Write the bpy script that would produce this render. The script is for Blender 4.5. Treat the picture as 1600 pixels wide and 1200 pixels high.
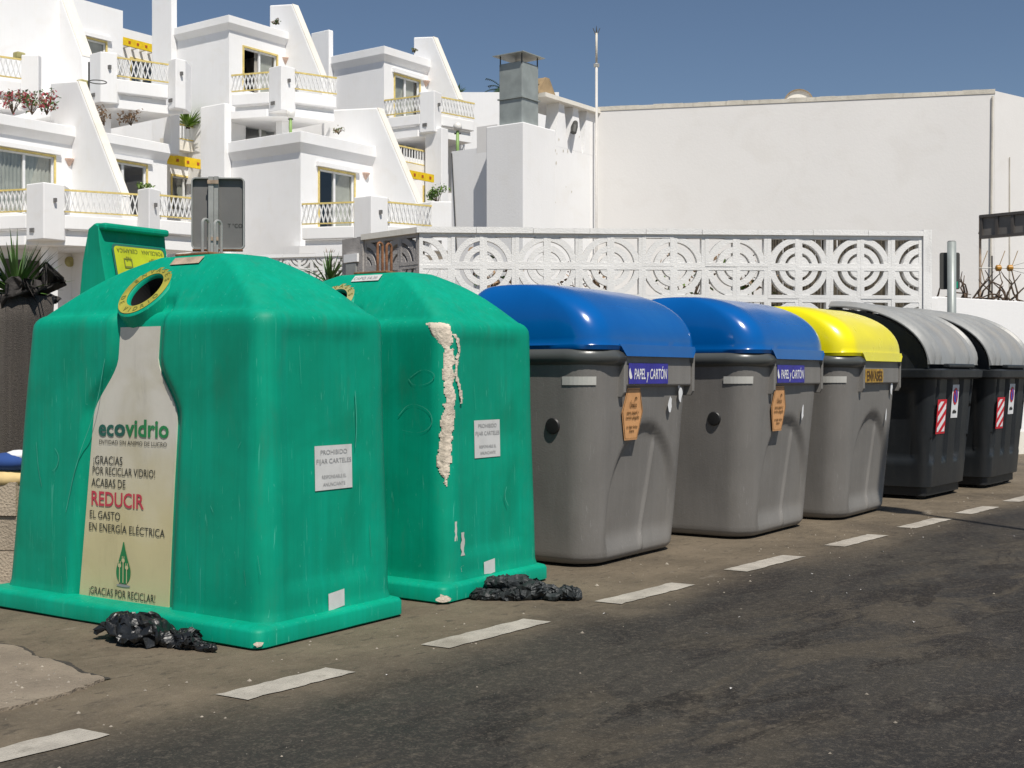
import bpy, bmesh, math, random
from mathutils import Vector, Matrix, noise
random.seed(11)
scene = bpy.context.scene
for o in list(bpy.data.objects): bpy.data.objects.remove(o)

# ------------------------------------------------------------------ camera, sky, sun, exposure
F, HC, HOR = 2000.0, 1.15, 587.0            # focal length (px of a 1600 px wide picture), eye height, horizon row
cam = bpy.data.cameras.new('camera'); camo = bpy.data.objects.new('camera', cam)
scene.collection.objects.link(camo); scene.camera = camo
cam.sensor_width = 36; cam.lens = 36*F/1600; cam.shift_y = -13/1600
cam.clip_start = 0.1; cam.clip_end = 3000
camo.location = (0, 0, HC); camo.rotation_euler = (math.pi/2, 0, 0)

SUN_AZ, SUN_EL = math.radians(22), math.radians(58)   # azimuth measured to the right of straight behind the camera
SD = Vector((math.sin(SUN_AZ)*math.cos(SUN_EL), -math.cos(SUN_AZ)*math.cos(SUN_EL), math.sin(SUN_EL)))
world = bpy.data.worlds.new('World'); scene.world = world; world.use_nodes = True
wn = world.node_tree; wn.nodes.clear()
wo = wn.nodes.new('ShaderNodeOutputWorld'); bg = wn.nodes.new('ShaderNodeBackground')
sky = wn.nodes.new('ShaderNodeTexSky'); sky.sky_type = 'NISHITA'; sky.sun_disc = False
sky.sun_elevation = SUN_EL; sky.sun_rotation = math.atan2(SD.x, SD.y)
sky.altitude = 1500; sky.air_density = 1.0; sky.dust_density = 0.3; sky.ozone_density = 1.3
bg.inputs[1].default_value = 0.064
wn.links.new(sky.outputs[0], bg.inputs[0]); wn.links.new(bg.outputs[0], wo.inputs[0])
sl = bpy.data.lights.new('sun', 'SUN'); sl.energy = 4.2; sl.angle = math.radians(0.53); sl.color = (1.0, 0.95, 0.87)
so = bpy.data.objects.new('sun', sl); scene.collection.objects.link(so)
so.location = SD*60; so.rotation_euler = SD.to_track_quat('Z', 'Y').to_euler()
vs = scene.view_settings
vs.view_transform = 'Standard'; vs.look = 'None'; vs.exposure = 0.18; vs.gamma = 1.0; vs.use_curve_mapping = False
scene.render.engine = 'CYCLES'

# ------------------------------------------------------------------ materials
MATS = {}
def mat(name, col, rough=0.6, var=0.12, vscale=3.0, bump=0.0, bscale=40.0, metal=0.0, coat=0.0, dirt=None, dirt_amt=0.0,
        streak=0.0, streak_col=None, scratch=0.0, scratch_col=(0.8, 0.8, 0.8), spec=0.5, spots=0.0, spot_col=(0.02, 0.02, 0.02), grime=0.0):
    m = bpy.data.materials.new(name); m.use_nodes = True; MATS[name] = m
    nt = m.node_tree; N, L = nt.nodes, nt.links
    b = N['Principled BSDF']; b.inputs['Roughness'].default_value = rough; b.inputs['Metallic'].default_value = metal
    b.inputs['Coat Weight'].default_value = coat; b.inputs['Coat Roughness'].default_value = 0.12
    b.inputs['Specular IOR Level'].default_value = spec
    tc = N.new('ShaderNodeTexCoord')
    def nz(scale, detail=4, sc=(1, 1, 1), dist=0.0, rough_=0.55):
        mp = N.new('ShaderNodeMapping'); mp.inputs['Scale'].default_value = sc; L.new(tc.outputs['Object'], mp.inputs['Vector'])
        n = N.new('ShaderNodeTexNoise'); n.inputs['Scale'].default_value = scale; n.inputs['Detail'].default_value = detail
        n.inputs['Distortion'].default_value = dist; n.inputs['Roughness'].default_value = rough_
        L.new(mp.outputs[0], n.inputs['Vector']); return n.outputs['Fac']
    def ramp(x, a, c):
        r = N.new('ShaderNodeMapRange'); r.inputs[1].default_value = a; r.inputs[2].default_value = c; r.interpolation_type = 'SMOOTHSTEP'
        L.new(x, r.inputs[0]); return r.outputs[0]
    def mul(x, k):
        q = N.new('ShaderNodeMath'); q.operation = 'MULTIPLY'; q.inputs[1].default_value = k; L.new(x, q.inputs[0]); return q.outputs[0]
    def mix(fac, a, c):
        q = N.new('ShaderNodeMix'); q.data_type = 'RGBA'; L.new(fac, q.inputs[0])
        for s, x in ((6, a), (7, c)):
            if isinstance(x, tuple): q.inputs[s].default_value = (*x, 1)
            else: L.new(x, q.inputs[s])
        return q.outputs[2]
    lo = tuple(max(0, c*(1-var)) for c in col); hi = tuple(min(1, c*(1+var)) for c in col)
    c = mix(ramp(nz(vscale, 6), 0.3, 0.7), lo, hi)
    if streak:
        s = ramp(nz(14, 3, (1, 1, 0.05)), 0.42, 0.75)
        c = mix(mul(s, streak), c, streak_col or tuple(min(1, x*1.3+.03) for x in col))
        s = ramp(nz(46, 4, (1, 1, 0.022)), 0.45, 0.62)
        c = mix(mul(s, streak*.55), c, tuple(x*.72 for x in col))
    if dirt is not None:
        c = mix(mul(ramp(nz(1.7, 8, (1, 1, 1), 0.6), 0.5, 0.75), dirt_amt), c, dirt)
    if grime:
        c = mix(mul(ramp(nz(9, 8, (1, 1, .25), 0.3, .7), 0.52, 0.8), grime), c, (0.1, 0.085, 0.06))
    if scratch:
        s1 = ramp(nz(3, 2, (14, 14, 0.7), 2.5), 0.685, 0.705)
        c = mix(mul(s1, scratch), c, scratch_col)
        s2 = ramp(nz(55, 3, (1, 1, .6)), 0.70, 0.74)
        c = mix(mul(s2, scratch*.6), c, scratch_col)
    if spots:
        c = mix(mul(ramp(nz(3.1, 7, (1, 1, 1), .4, .7), 0.62, 0.72), spots), c, spot_col)
    L.new(c, b.inputs['Base Color'])
    rr = N.new('ShaderNodeMapRange'); rr.inputs[3].default_value = max(0.03, rough-0.1); rr.inputs[4].default_value = min(1, rough+0.12)
    L.new(nz(vscale*2.3, 5), rr.inputs[0]); L.new(rr.outputs[0], b.inputs['Roughness'])
    if bump:
        bp = N.new('ShaderNodeBump'); bp.inputs['Strength'].default_value = bump; bp.inputs['Distance'].default_value = 0.01
        L.new(nz(bscale, 5), bp.inputs['Height']); L.new(bp.outputs[0], b.inputs['Normal'])
    return m

mat('plaster', (0.88, 0.875, 0.87), 0.85, 0.025, 0.5, 0.25, 30, dirt=(0.80, 0.77, 0.72), dirt_amt=0.3, streak=0.06, streak_col=(0.68, 0.66, 0.62))
mat('plaster_big', (0.80, 0.78, 0.755), 0.88, 0.02, 0.35, 0.2, 22, dirt=(0.72, 0.69, 0.65), dirt_amt=0.35)
mat('pole_white', (0.60, 0.58, 0.55), .6, .06, 4)
mat('plaster_cream', (0.82, 0.78, 0.70), 0.85, 0.03, 0.8, 0.2, 30, dirt=(0.62, 0.56, 0.45), dirt_amt=0.3, streak=0.2, streak_col=(0.66, 0.60, 0.50))
mat('block_white', (0.80, 0.79, 0.77), 0.85, 0.04, 3.0, 0.5, 60, grime=0.25)
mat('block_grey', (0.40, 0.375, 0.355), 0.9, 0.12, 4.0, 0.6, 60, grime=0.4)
mat('coping', (0.62, 0.58, 0.50), 0.9, 0.12, 3.0, 0.6, 30, grime=0.5)
mat('block_beige', (0.40, 0.33, 0.25), 0.95, 0.14, 6.0, 1.0, 70, grime=0.4)
mat('yellow_paint', (0.72, 0.57, 0.20), 0.6, 0.12, 6.0, 0.1, 30, dirt=(0.6, 0.45, 0.2), dirt_amt=.4)
mat('awning_yellow', (0.85, 0.58, 0.01), 0.6, 0.1, 6.0)
mat('awning_red', (0.45, 0.10, 0.02), 0.6, 0.1, 6.0)
mat('white_frame', (0.80, 0.80, 0.79), 0.45, 0.03, 4.0)
mat('curtain', (0.55, 0.52, 0.47), 0.9, 0.15, 2.0)
mat('curtain_brown', (0.35, 0.25, 0.15), 0.9, 0.25, 3.0)
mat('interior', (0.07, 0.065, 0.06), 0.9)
mat('terracotta', (0.70, 0.50, 0.40), 0.8)
mat('green_plastic', (0.0, 0.305, 0.185), 0.5, 0.12, 2.2, 0.10, 9, dirt=(0.0, 0.215, 0.122), dirt_amt=.75, streak=0.34,
    streak_col=(0.0, 0.38, 0.26), scratch=0.42, scratch_col=(0.10, 0.50, 0.36), grime=0.16, spec=.22)
mat('green_inner', (0.002, 0.15, 0.09), 0.5)
mat('poster', (0.62, 0.565, 0.435), 0.5, 0.05, 3.0, 0.05, 20, dirt=(0.40, 0.34, 0.18), dirt_amt=.55, grime=.25)
mat('ink_black', (0.03, 0.03, 0.025), 0.6); mat('ink_red', (0.55, 0.05, 0.08), 0.6); mat('ink_green', (0.02, 0.22, 0.07), 0.6)
mat('ink_grey', (0.32, 0.32, 0.32), 0.6); mat('ink_white', (0.8, 0.8, 0.8), 0.5); mat('ink_darkgreen', (0.02, 0.12, 0.09), 0.6)
mat('ink_olive', (0.16, 0.17, 0.03), .6)
mat('sticker_white', (0.62, 0.62, 0.60), 0.5, 0.06, 9.0, grime=.3)
mat('ring_yellow', (0.36, 0.33, 0.05), 0.5, 0.25, 6.0, grime=0.9)
mat('ring_tan', (0.42, 0.38, 0.16), 0.5, 0.2, 6.0, grime=0.5)
mat('sticker_yellow', (0.50, 0.52, 0.02), 0.45, 0.15, 5.0, grime=.3)
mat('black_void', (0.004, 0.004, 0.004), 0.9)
mat('rust', (0.23, 0.10, 0.045), 0.8, 0.4, 12, 0.4, 60)
mat('rust_light', (0.40, 0.30, 0.22), 0.7, 0.3, 14, 0.3, 60, grime=.4)
mat('foam', (0.66, 0.57, 0.46), 0.95, 0.15, 14, .7, 60, grime=.5, dirt=(.45, .36, .26), dirt_amt=.5)
mat('bin_grey', (0.195, 0.184, 0.170), 0.48, 0.08, 2.5, 0.12, 90, dirt=(0.22, 0.205, 0.185), dirt_amt=.5, scratch=0.22, scratch_col=(0.42, 0.41, 0.40), streak=.18, grime=.15)
mat('bin_rim', (0.075, 0.08, 0.077), 0.32, 0.08, 3.0, 0.05, 60, dirt=(0.2, 0.19, 0.17), dirt_amt=.3)
mat('bin_tape', (0.52, 0.51, 0.47), 0.6)
mat('lid_blue', (0.0, 0.098, 0.36), 0.20, 0.08, 1.3, 0.03, 12, coat=0.4, dirt=(0.01, 0.135, 0.40), dirt_amt=.5)
mat('lid_yellow', (0.84, 0.74, 0.002), 0.28, 0.06, 1.5, 0.03, 12, coat=0.3, dirt=(0.62, 0.50, 0.06), dirt_amt=.25)
mat('bin_dark', (0.015, 0.018, 0.021), 0.42, 0.15, 2.5, 0.1, 60, dirt=(0.05, 0.05, 0.048), dirt_amt=.5, streak=.25, streak_col=(.05, .05, .05))
mat('lid_grey', (0.27, 0.275, 0.27), 0.40, 0.10, 2.0, 0.08, 40, dirt=(0.30, 0.27, 0.23), dirt_amt=.5, streak=.3)
mat('rubber', (0.012, 0.012, 0.012), 0.5)
mat('sticker_purple', (0.035, 0.03, 0.30), 0.4, 0.15, 8); mat('sticker_orange', (0.70, 0.36, 0.15), 0.5, 0.12, 8, grime=.2)
mat('sticker_gold', (0.42, 0.25, 0.04), 0.6, 0.35, 18, grime=.8); mat('ink_brown', (0.10, 0.05, 0.01), 0.6)
mat('ink_signred', (0.60, 0.01, 0.025), 0.4); mat('ink_blue', (0.05, 0.07, 0.45), 0.4)
mat('galv', (0.33, 0.36, 0.345), 0.42, 0.12, 4.0, 0.05, 20, metal=0.15, dirt=(0.24, 0.26, 0.25), dirt_amt=.5)
mat('galv_pale', (0.36, 0.36, 0.34), 0.5, 0.12, 8.0, 0.1, 40, metal=.3, grime=.4)
mat('sign_back', (0.16, 0.155, 0.15), 0.5, 0.10, 3.0, 0.05, 40, grime=.2)
mat('sign_dark', (0.06, 0.06, 0.055), 0.5, 0.10, 3.0)
mat('bag_black', (0.012, 0.013, 0.014), 0.36, 0.3, 8.0, 0.4, 40)
mat('bag_dusty', (0.022, 0.026, 0.027), 0.55, 0.35, 10.0, 0.5, 50)
mat('bag_brown', (0.06, 0.03, 0.015), 0.3, 0.3, 10.0, 0.3, 50)
mat('net', (0.075, 0.064, 0.055), 0.95, 0.4, 130, 1.0, 150, streak=.6, streak_col=(.12, .105, .09), grime=.5)
mat('net_wrap', (0.035, 0.03, 0.027), 0.8, 0.4, 20, 0.8, 40)
mat('cloth_blue', (0.02, 0.06, 0.22), .9); mat('cloth_red', (0.5, 0.03, 0.06), .9); mat('cloth_tan', (0.62, 0.46, 0.22), .9, .15, 12); mat('cloth_white', (.7, .7, .7), .9)
mat('bark', (0.09, 0.06, 0.04), 0.95, 0.4, 12, 1.0, 50)
mat('leaf', (0.06, 0.13, 0.025), 0.5, 0.45, 6); mat('leaf_bright', (0.13, 0.22, 0.025), 0.5, 0.4, 6); mat('leaf_dark', (0.025, 0.06, 0.02), 0.5, 0.4, 6)
mat('leaf_dry', (0.30, 0.20, 0.12), 0.8, 0.4, 8); mat('petal', (0.40, 0.06, 0.08), 0.7, 0.4, 8)
mat('lamp_green', (0.25, 0.40, 0.12), 0.5); mat('lamp_globe', (0.72, 0.70, 0.66), 0.3)
mat('pot', (0.35, 0.18, 0.10), .8)
mat('reed', (0.13, 0.11, 0.08), .95, .35, 8, .8, 40, streak=.6, streak_col=(.12, .1, .07))
mat('brown_frame', (0.085, 0.075, 0.068), .5, .12, 5); mat('louvre', (0.17, 0.155, 0.14), .5, .12, 5)
mat('roof_tan', (0.35, 0.25, 0.14), .8, .15, 5); mat('brass', (0.45, 0.22, 0.03), .35, .2, 8)
mat('white_line', (0.42, 0.385, 0.33), 0.9, 0.14, 8.0, 0.8, 120, grime=0.6, dirt=(0.21, 0.18, 0.14), dirt_amt=.6, scratch=.6, scratch_col=(.10, .085, .065), spots=.65, spot_col=(.09, .075, .058))
mat('pebble', (0.27, 0.235, 0.19), .9, .4, 20); mat('litter', (0.55, 0.53, 0.51), .7, .2, 30)
mat('pavement', (0.235, 0.19, 0.142), 0.95, 0.16, 4.0, 1.0, 80, dirt=(0.33, 0.275, 0.205), dirt_amt=.8, grime=.9, scratch=.6, scratch_col=(.07, .055, .04), spots=.5, spot_col=(.10, .08, .06))
mat('blue_glass', (0.03, 0.12, 0.18), .1, .1, 2)

def glass():
    m = bpy.data.materials.new('glass'); m.use_nodes = True; MATS['glass'] = m
    nt = m.node_tree; N, L = nt.nodes, nt.links; N.clear()
    o = N.new('ShaderNodeOutputMaterial'); t = N.new('ShaderNodeBsdfTransparent'); g = N.new('ShaderNodeBsdfGlossy'); x = N.new('ShaderNodeMixShader')
    t.inputs[0].default_value = (0.78, 0.83, 0.82, 1); g.inputs['Roughness'].default_value = 0.02
    x.inputs[0].default_value = .13; L.new(t.outputs[0], x.inputs[1]); L.new(g.outputs[0], x.inputs[2]); L.new(x.outputs[0], o.inputs[0])
glass()

def yellowed(name, top, bottom, z0, z1):
    m = MATS[name]; N, L = m.node_tree.nodes, m.node_tree.links; b = N['Principled BSDF']; src = b.inputs['Base Color'].links[0].from_socket
    tc = N.new('ShaderNodeTexCoord'); sp = N.new('ShaderNodeSeparateXYZ'); L.new(tc.outputs['Object'], sp.inputs[0])
    n = N.new('ShaderNodeTexNoise'); n.inputs['Scale'].default_value = 3; n.inputs['Detail'].default_value = 6; L.new(tc.outputs['Object'], n.inputs['Vector'])
    a = N.new('ShaderNodeMath'); a.operation = 'MULTIPLY_ADD'; L.new(n.outputs['Fac'], a.inputs[0]); a.inputs[1].default_value = .7; L.new(sp.outputs[2], a.inputs[2])
    r = N.new('ShaderNodeMapRange'); r.interpolation_type = 'SMOOTHSTEP'; r.inputs[1].default_value = z0+.35; r.inputs[2].default_value = z1+.35; L.new(a.outputs[0], r.inputs[0])
    g = N.new('ShaderNodeMix'); g.data_type = 'RGBA'; L.new(r.outputs[0], g.inputs[0]); g.inputs[6].default_value = (*bottom, 1); g.inputs[7].default_value = (*top, 1)
    x = N.new('ShaderNodeMix'); x.data_type = 'RGBA'; x.blend_type = 'MULTIPLY'; x.inputs[0].default_value = 1; L.new(src, x.inputs[6]); L.new(g.outputs[2], x.inputs[7]); L.new(x.outputs[2], b.inputs['Base Color'])
yellowed('poster', (1.05, 1.1, 1.25), (1.0, .96, .70), .35, 1.0)     # the plate has yellowed towards its foot
def ground_mats():
    """asphalt whose dust, stains and worn patches follow the road's own axes (object x along the road, y towards the bins)"""
    m = bpy.data.materials.new('asphalt'); m.use_nodes = True; MATS['asphalt'] = m
    nt = m.node_tree; N, L = nt.nodes, nt.links; b = N['Principled BSDF']
    tc = N.new('ShaderNodeTexCoord'); sep = N.new('ShaderNodeSeparateXYZ'); L.new(tc.outputs['Object'], sep.inputs[0])
    def nz(scale, detail=5, sc=(1, 1, 1), dist=0, rg=.6):
        mp = N.new('ShaderNodeMapping'); mp.inputs['Scale'].default_value = sc; L.new(tc.outputs['Object'], mp.inputs[0])
        n = N.new('ShaderNodeTexNoise'); n.inputs['Scale'].default_value = scale; n.inputs['Detail'].default_value = detail
        n.inputs['Roughness'].default_value = rg; n.inputs['Distortion'].default_value = dist; L.new(mp.outputs[0], n.inputs['Vector']); return n.outputs['Fac']
    def rng(x, a, c, lo=0, hi=1):
        r = N.new('ShaderNodeMapRange'); r.inputs[1].default_value = a; r.inputs[2].default_value = c; r.inputs[3].default_value = lo; r.inputs[4].default_value = hi
        r.interpolation_type = 'SMOOTHSTEP'; L.new(x, r.inputs[0]); return r.outputs[0]
    def mth(op, x, y):
        q = N.new('ShaderNodeMath'); q.operation = op
        for i, s in enumerate((x, y)):
            if isinstance(s, (int, float)): q.inputs[i].default_value = s
            else: L.new(s, q.inputs[i])
        return q.outputs[0]
    def mix(f, a, c):
        q = N.new('ShaderNodeMix'); q.data_type = 'RGBA'
        if isinstance(f, float): q.inputs[0].default_value = f
        else: L.new(f, q.inputs[0])
        for s, x in ((6, a), (7, c)):
            if isinstance(x, tuple): q.inputs[s].default_value = (*x, 1)
            else: L.new(x, q.inputs[s])
        return q.outputs[2]
    base = mix(rng(nz(1.3, 6), .3, .7), (0.018, 0.0165, 0.015), (0.030, 0.027, 0.0235))
    # worn lighter stretches and dark oil blotches, drawn out along the driving direction
    worn = mth('MULTIPLY', rng(nz(.55, 6, (.55, 1.2, 1), .5), .42, .62), .75)
    base = mix(worn, base, (0.047, 0.041, 0.032))
    oil = mth('MULTIPLY', rng(nz(1.9, 7, (.5, 1.3, 1), .7, .68), .50, .60), .85)
    base = mix(oil, base, (0.017, 0.014, 0.012))
    pale = mth('MULTIPLY', rng(nz(1.3, 7, (.5, 1.6, 1), .8, .75), .62, .70), .5)
    base = mix(pale, base, (0.13, 0.115, 0.09))
    lane = rng(mth('ABSOLUTE', mth('ADD', sep.outputs[1], 1.35), 0), .15, 1.05, 1, 0)     # drip line down the middle of the lane
    base = mix(mth('MULTIPLY', mth('MULTIPLY', lane, rng(nz(1.5, 7, (.6, 1.2, 1), .9, .7), .47, .58)), .8), base, (0.066, 0.054, 0.038))
    base = mix(mth('MULTIPLY', mth('MULTIPLY', lane, rng(nz(2.6, 7, (.45, 1.3, 1), .8, .68), .53, .61)), .85), base, (0.013, 0.010, 0.0075))
    # dust from the parking strip: y is the distance behind the dashed line
    yy = mth('ADD', sep.outputs[1], mth('MULTIPLY', mth('SUBTRACT', nz(1.1, 6, (.6, 1, 1)), .5), .75))
    dust = rng(yy, -.42, .20)
    strip = mix(rng(nz(2.1, 7), .3, .7), (0.112, 0.089, 0.060), (0.178, 0.142, 0.098))
    strip = mix(mth('MULTIPLY', rng(nz(.9, 7, (1, 1, 1), .6, .7), .5, .68), .6), strip, (0.070, 0.056, 0.041))
    strip = mix(mth('MULTIPLY', rng(nz(3.4, 6, (.5, 1.5, 1), .5, .7), .62, .72), .5), strip, (0.29, 0.25, 0.20))
    base = mix(dust, base, strip)
    # aggregate
    base = mix(mth('MULTIPLY', rng(nz(24, 6, rg=.7), .5, .68), .45), base, mix(.35, base, (0.30, 0.25, 0.19)))
    base = mix(mth('MULTIPLY', rng(nz(15, 6, (.6, 1.3, 1), .5, .7), .54, .68), .55), base, (0.028, 0.024, 0.02))
    v = N.new('ShaderNodeTexVoronoi'); v.inputs['Scale'].default_value = 130; L.new(tc.outputs['Object'], v.inputs['Vector'])
    base = mix(mth('MULTIPLY', rng(v.outputs['Color'], .55, .95), .55), base, mix(.35, base, (0.22, 0.185, 0.14)))
    base = mix(mth('MULTIPLY', rng(nz(170, 2), .5, .75), .35), base, (0.015, 0.013, 0.012))
    base = mix(rng(nz(75, 2, rg=.5), .745, .77), base, (0.26, 0.235, 0.20))
    L.new(base, b.inputs['Base Color'])
    L.new(rng(nz(3, 4), .3, .7, .72, .92), b.inputs['Roughness']); b.inputs['Specular IOR Level'].default_value = .35
    bp = N.new('ShaderNodeBump'); bp.inputs['Strength'].default_value = .55; bp.inputs['Distance'].default_value = .008
    hh = mth('ADD', nz(140, 3), mth('MULTIPLY', nz(9, 4), .6)); L.new(hh, bp.inputs['Height']); L.new(bp.outputs[0], b.inputs['Normal'])
ground_mats()

# ------------------------------------------------------------------ helpers
COL = scene.collection
def tag(o, label=None, cat=None, group=None, kind=None):
    if label: o['label'] = label
    if cat: o['category'] = cat
    if group: o['group'] = group
    if kind: o['kind'] = kind
    return o
def thing(name, label, cat, loc=(0, 0, 0), rz=0.0, group=None):
    o = bpy.data.objects.new(name, None); COL.objects.link(o); o.location = loc; o.rotation_euler = (0, 0, rz)
    o.empty_display_size = .1
    return tag(o, label, cat, group)
def inst(mesh, name, parent, loc=(0, 0, 0), rot=(0, 0, 0), scale=(1, 1, 1)):
    o = bpy.data.objects.new(name, mesh); COL.objects.link(o); o.parent = parent
    o.location = loc; o.rotation_euler = rot; o.scale = scale; return o
def dent(o, n, R, depth, seed, k_=1.35):
    """press n flat facets into a surface, as creased film has"""
    rr = random.Random(seed); V = o.data.vertices; N_ = [v.normal.copy() for v in V]
    for k in range(n):
        i = rr.randrange(len(V)); c = V[i].co.copy(); nn = (N_[i]+Vector((rr.gauss(0, .45), rr.gauss(0, .45), rr.gauss(0, .45)))).normalized(); r = R*rr.uniform(.5, 1.3); h = depth*rr.uniform(.3, 1.2)
        c2 = c-nn*h
        for v in V:
            d = v.co-c
            if d.length < r:
                q = (v.co-c2).dot(nn)
                if q > 0: v.co -= nn*q*k_*(1-sm(.75*r, r, d.length))
    return o
def crumple(o, amp, freq, seed=0):
    for v in o.data.vertices:
        p = v.co*freq+Vector((seed, 0, 0)); n = Vector((noise.noise(p), noise.noise(p+Vector((7, 3, 1))), noise.noise(p+Vector((1, 9, 4)))))
        r = 1-2*abs(noise.noise(p*1.7)); v.co += n*amp+v.normal*r*amp*.6
    return o
class MB:
    def __init__(s): s.v = []; s.f = []
    def add(s, pts, faces):
        k = len(s.v); s.v += [tuple(p) for p in pts]; s.f += [tuple(i+k for i in f) for f in faces]; return s
    def quad(s, a, b, c, d): return s.add([a, b, c, d], [(0, 1, 2, 3)])
    def box(s, x0, x1, y0, y1, z0, z1):
        p = [(x, y, z) for z in (z0, z1) for y in (y0, y1) for x in (x0, x1)]
        return s.add(p, [(0, 2, 3, 1), (4, 5, 7, 6), (0, 1, 5, 4), (2, 6, 7, 3), (0, 4, 6, 2), (1, 3, 7, 5)])
    def prism(s, poly, fn, a, b):
        """poly 2-D, fn(p,q,h)->xyz, extruded from h=a to h=b"""
        n = len(poly); p = [fn(x, y, a) for x, y in poly]+[fn(x, y, b) for x, y in poly]
        ar = sum(poly[i][0]*poly[(i+1) % n][1]-poly[(i+1) % n][0]*poly[i][1] for i in range(n))
        f = [tuple(range(n)), tuple(range(2*n-1, n-1, -1))]+[(i, i+n, (i+1) % n+n, (i+1) % n) for i in range(n)]
        return s.add(p, f)
    def loft(s, rings, cap0=True, cap1=True, closed=True):
        n = len(rings[0]); p = [q for r in rings for q in r]; f = []
        for i in range(len(rings)-1):
            for j in range(n if closed else n-1):
                k = (j+1) % n; f.append((i*n+j, i*n+k, (i+1)*n+k, (i+1)*n+j))
        if cap0: f.append(tuple(range(n-1, -1, -1)))
        if cap1: f.append(tuple((len(rings)-1)*n+j for j in range(n)))
        return s.add(p, f)
    def tube(s, path, r, n=8, caps=True):
        path = [Vector(p) for p in path]; rings = []
        rs = r if isinstance(r, (list, tuple)) else [r]*len(path)
        t0 = (path[1]-path[0]).normalized(); up = Vector((0, 0, 1)) if abs(t0.z) < .9 else Vector((1, 0, 0))
        a = t0.cross(up).normalized()
        for i, p in enumerate(path):
            t = (path[min(i+1, len(path)-1)]-path[max(i-1, 0)]).normalized()
            a = (a-t*a.dot(t)).normalized(); b = t.cross(a)
            rings.append([p+rs[i]*(math.cos(q)*a+math.sin(q)*b) for q in (2*math.pi*k/n for k in range(n))])
        return s.loft(rings, caps, caps)
    def bar(s, p, q, w, h=None):
        """rectangular bar from p to q"""
        p, q = Vector(p), Vector(q); h = h or w; t = (q-p).normalized(); up = Vector((0, 0, 1)) if abs(t.z) < .95 else Vector((0, 1, 0))
        a = t.cross(up).normalized()*w/2; b = a.normalized().cross(t)*h/2
        return s.loft([[c+a+b, c-a+b, c-a-b, c+a-b] for c in (p, q)])
    def mesh(s, name, m, smooth=False):
        me = bpy.data.meshes.new(name); me.from_pydata(s.v, [], s.f); me.validate()
        bm = bmesh.new(); bm.from_mesh(me); bmesh.ops.recalc_face_normals(bm, faces=bm.faces); bm.to_mesh(me); bm.free()
        me.materials.append(MATS[m])
        if smooth:
            for p in me.polygons: p.use_smooth = True
            if smooth is not True: me.set_sharp_from_angle(angle=math.radians(smooth))
        return me
    def build(s, name, m, parent=None, smooth=False, bevel=0, loc=(0, 0, 0), rot=(0, 0, 0)):
        o = inst(s.mesh(name, m, smooth), name, parent, loc, rot)
        if bevel:
            b = o.modifiers.new('bevel', 'BEVEL'); b.width = bevel; b.segments = 2; b.limit_method = 'ANGLE'; b.angle_limit = .6
        return o

FONT_CACHE = {}
def text_mb(txt, size, align='LEFT', bold=0.0, spacing=1.0, sx=1.0):
    c = bpy.data.curves.new('t', 'FONT'); c.body = txt; c.size = size; c.align_x = align; c.offset = bold; c.space_character = spacing
    c.resolution_u = 3
    o = bpy.data.objects.new('t', c); me = bpy.data.meshes.new_from_object(o)
    v = [(p.co.x*sx, p.co.y) for p in me.vertices]; f = [tuple(p.vertices) for p in me.polygons]
    bpy.data.objects.remove(o); bpy.data.curves.remove(c); bpy.data.meshes.remove(me)
    return v, f
def text(name, txt, size, fn, m, parent, align='LEFT', bold=0.0, sx=1.0, spacing=1.0, at=(0, 0), rot=0.0):
    """flat lettering; fn(a,b) maps print coordinates to parent space"""
    v, f = text_mb(txt, size, align, bold, spacing, sx)
    c, s = math.cos(rot), math.sin(rot)
    mb = MB(); mb.add([fn(at[0]+x*c-y*s, at[1]+x*s+y*c) for x, y in v], f)
    me = bpy.data.meshes.new(name); me.from_pydata(mb.v, [], mb.f); me.materials.append(MATS[m])
    return inst(me, name, parent)
def patch(name, poly, fn, m, parent, off=None):
    """thin print or plate with outline poly in print coordinates"""
    mb = MB(); mb.add([fn(*p) for p in poly], [tuple(range(len(poly)))])
    return mb.build(name, m, parent)
def rect(a0, a1, b0, b1): return [(a0, b0), (a1, b0), (a1, b1), (a0, b1)]
def rrect(a0, a1, b0, b1, r, n=4):
    P = []
    for cx, cy, q in ((a1-r, b0+r, -90), (a1-r, b1-r, 0), (a0+r, b1-r, 90), (a0+r, b0+r, 180)):
        for k in range(n+1):
            t = math.radians(q+90*k/n); P.append((cx+r*math.cos(t), cy+r*math.sin(t)))
    return P
def rring(x0, x1, y0, y1, r, z, nc=6, ns=(10, 10, 10, 10)):
    """rounded rectangle ring: sides in order -y, +x, +y, -x; fixed counts so rings loft; returns points"""
    r = min(r, (x1-x0)/2-.001, (y1-y0)/2-.001); P = []
    cor = [(x0+r, y0+r), (x1-r, y0+r), (x1-r, y1-r), (x0+r, y1-r)]
    for i in range(4):
        cx, cy = cor[i]
        for k in range(nc+1):                                  # corner i
            t = math.radians(180+90*i+90*k/nc); P.append((cx+r*math.cos(t), cy+r*math.sin(t), z))
        a = P[-1]; nx_, ny_ = cor[(i+1) % 4]; t = math.radians(180+90*(i+1)); b = (nx_+r*math.cos(t), ny_+r*math.sin(t), z)
        for k in range(1, ns[i]): P.append((a[0]+(b[0]-a[0])*k/ns[i], a[1]+(b[1]-a[1])*k/ns[i], z))
    return P
def sm(a, b, x): t = max(0, min(1, (x-a)/(b-a))); return t*t*(3-2*t)
def lerp(a, b, t): return a+(b-a)*t
def interp(tab, x):
    for (a, va), (b, vb) in zip(tab, tab[1:]):
        if x <= b: return lerp(va, vb, max(0, (x-a)/(b-a)))
    return tab[-1][1]
def G(px, py): d = HC*F/(py-HOR); return Vector(((px-800)*d/F, d, 0))
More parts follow.
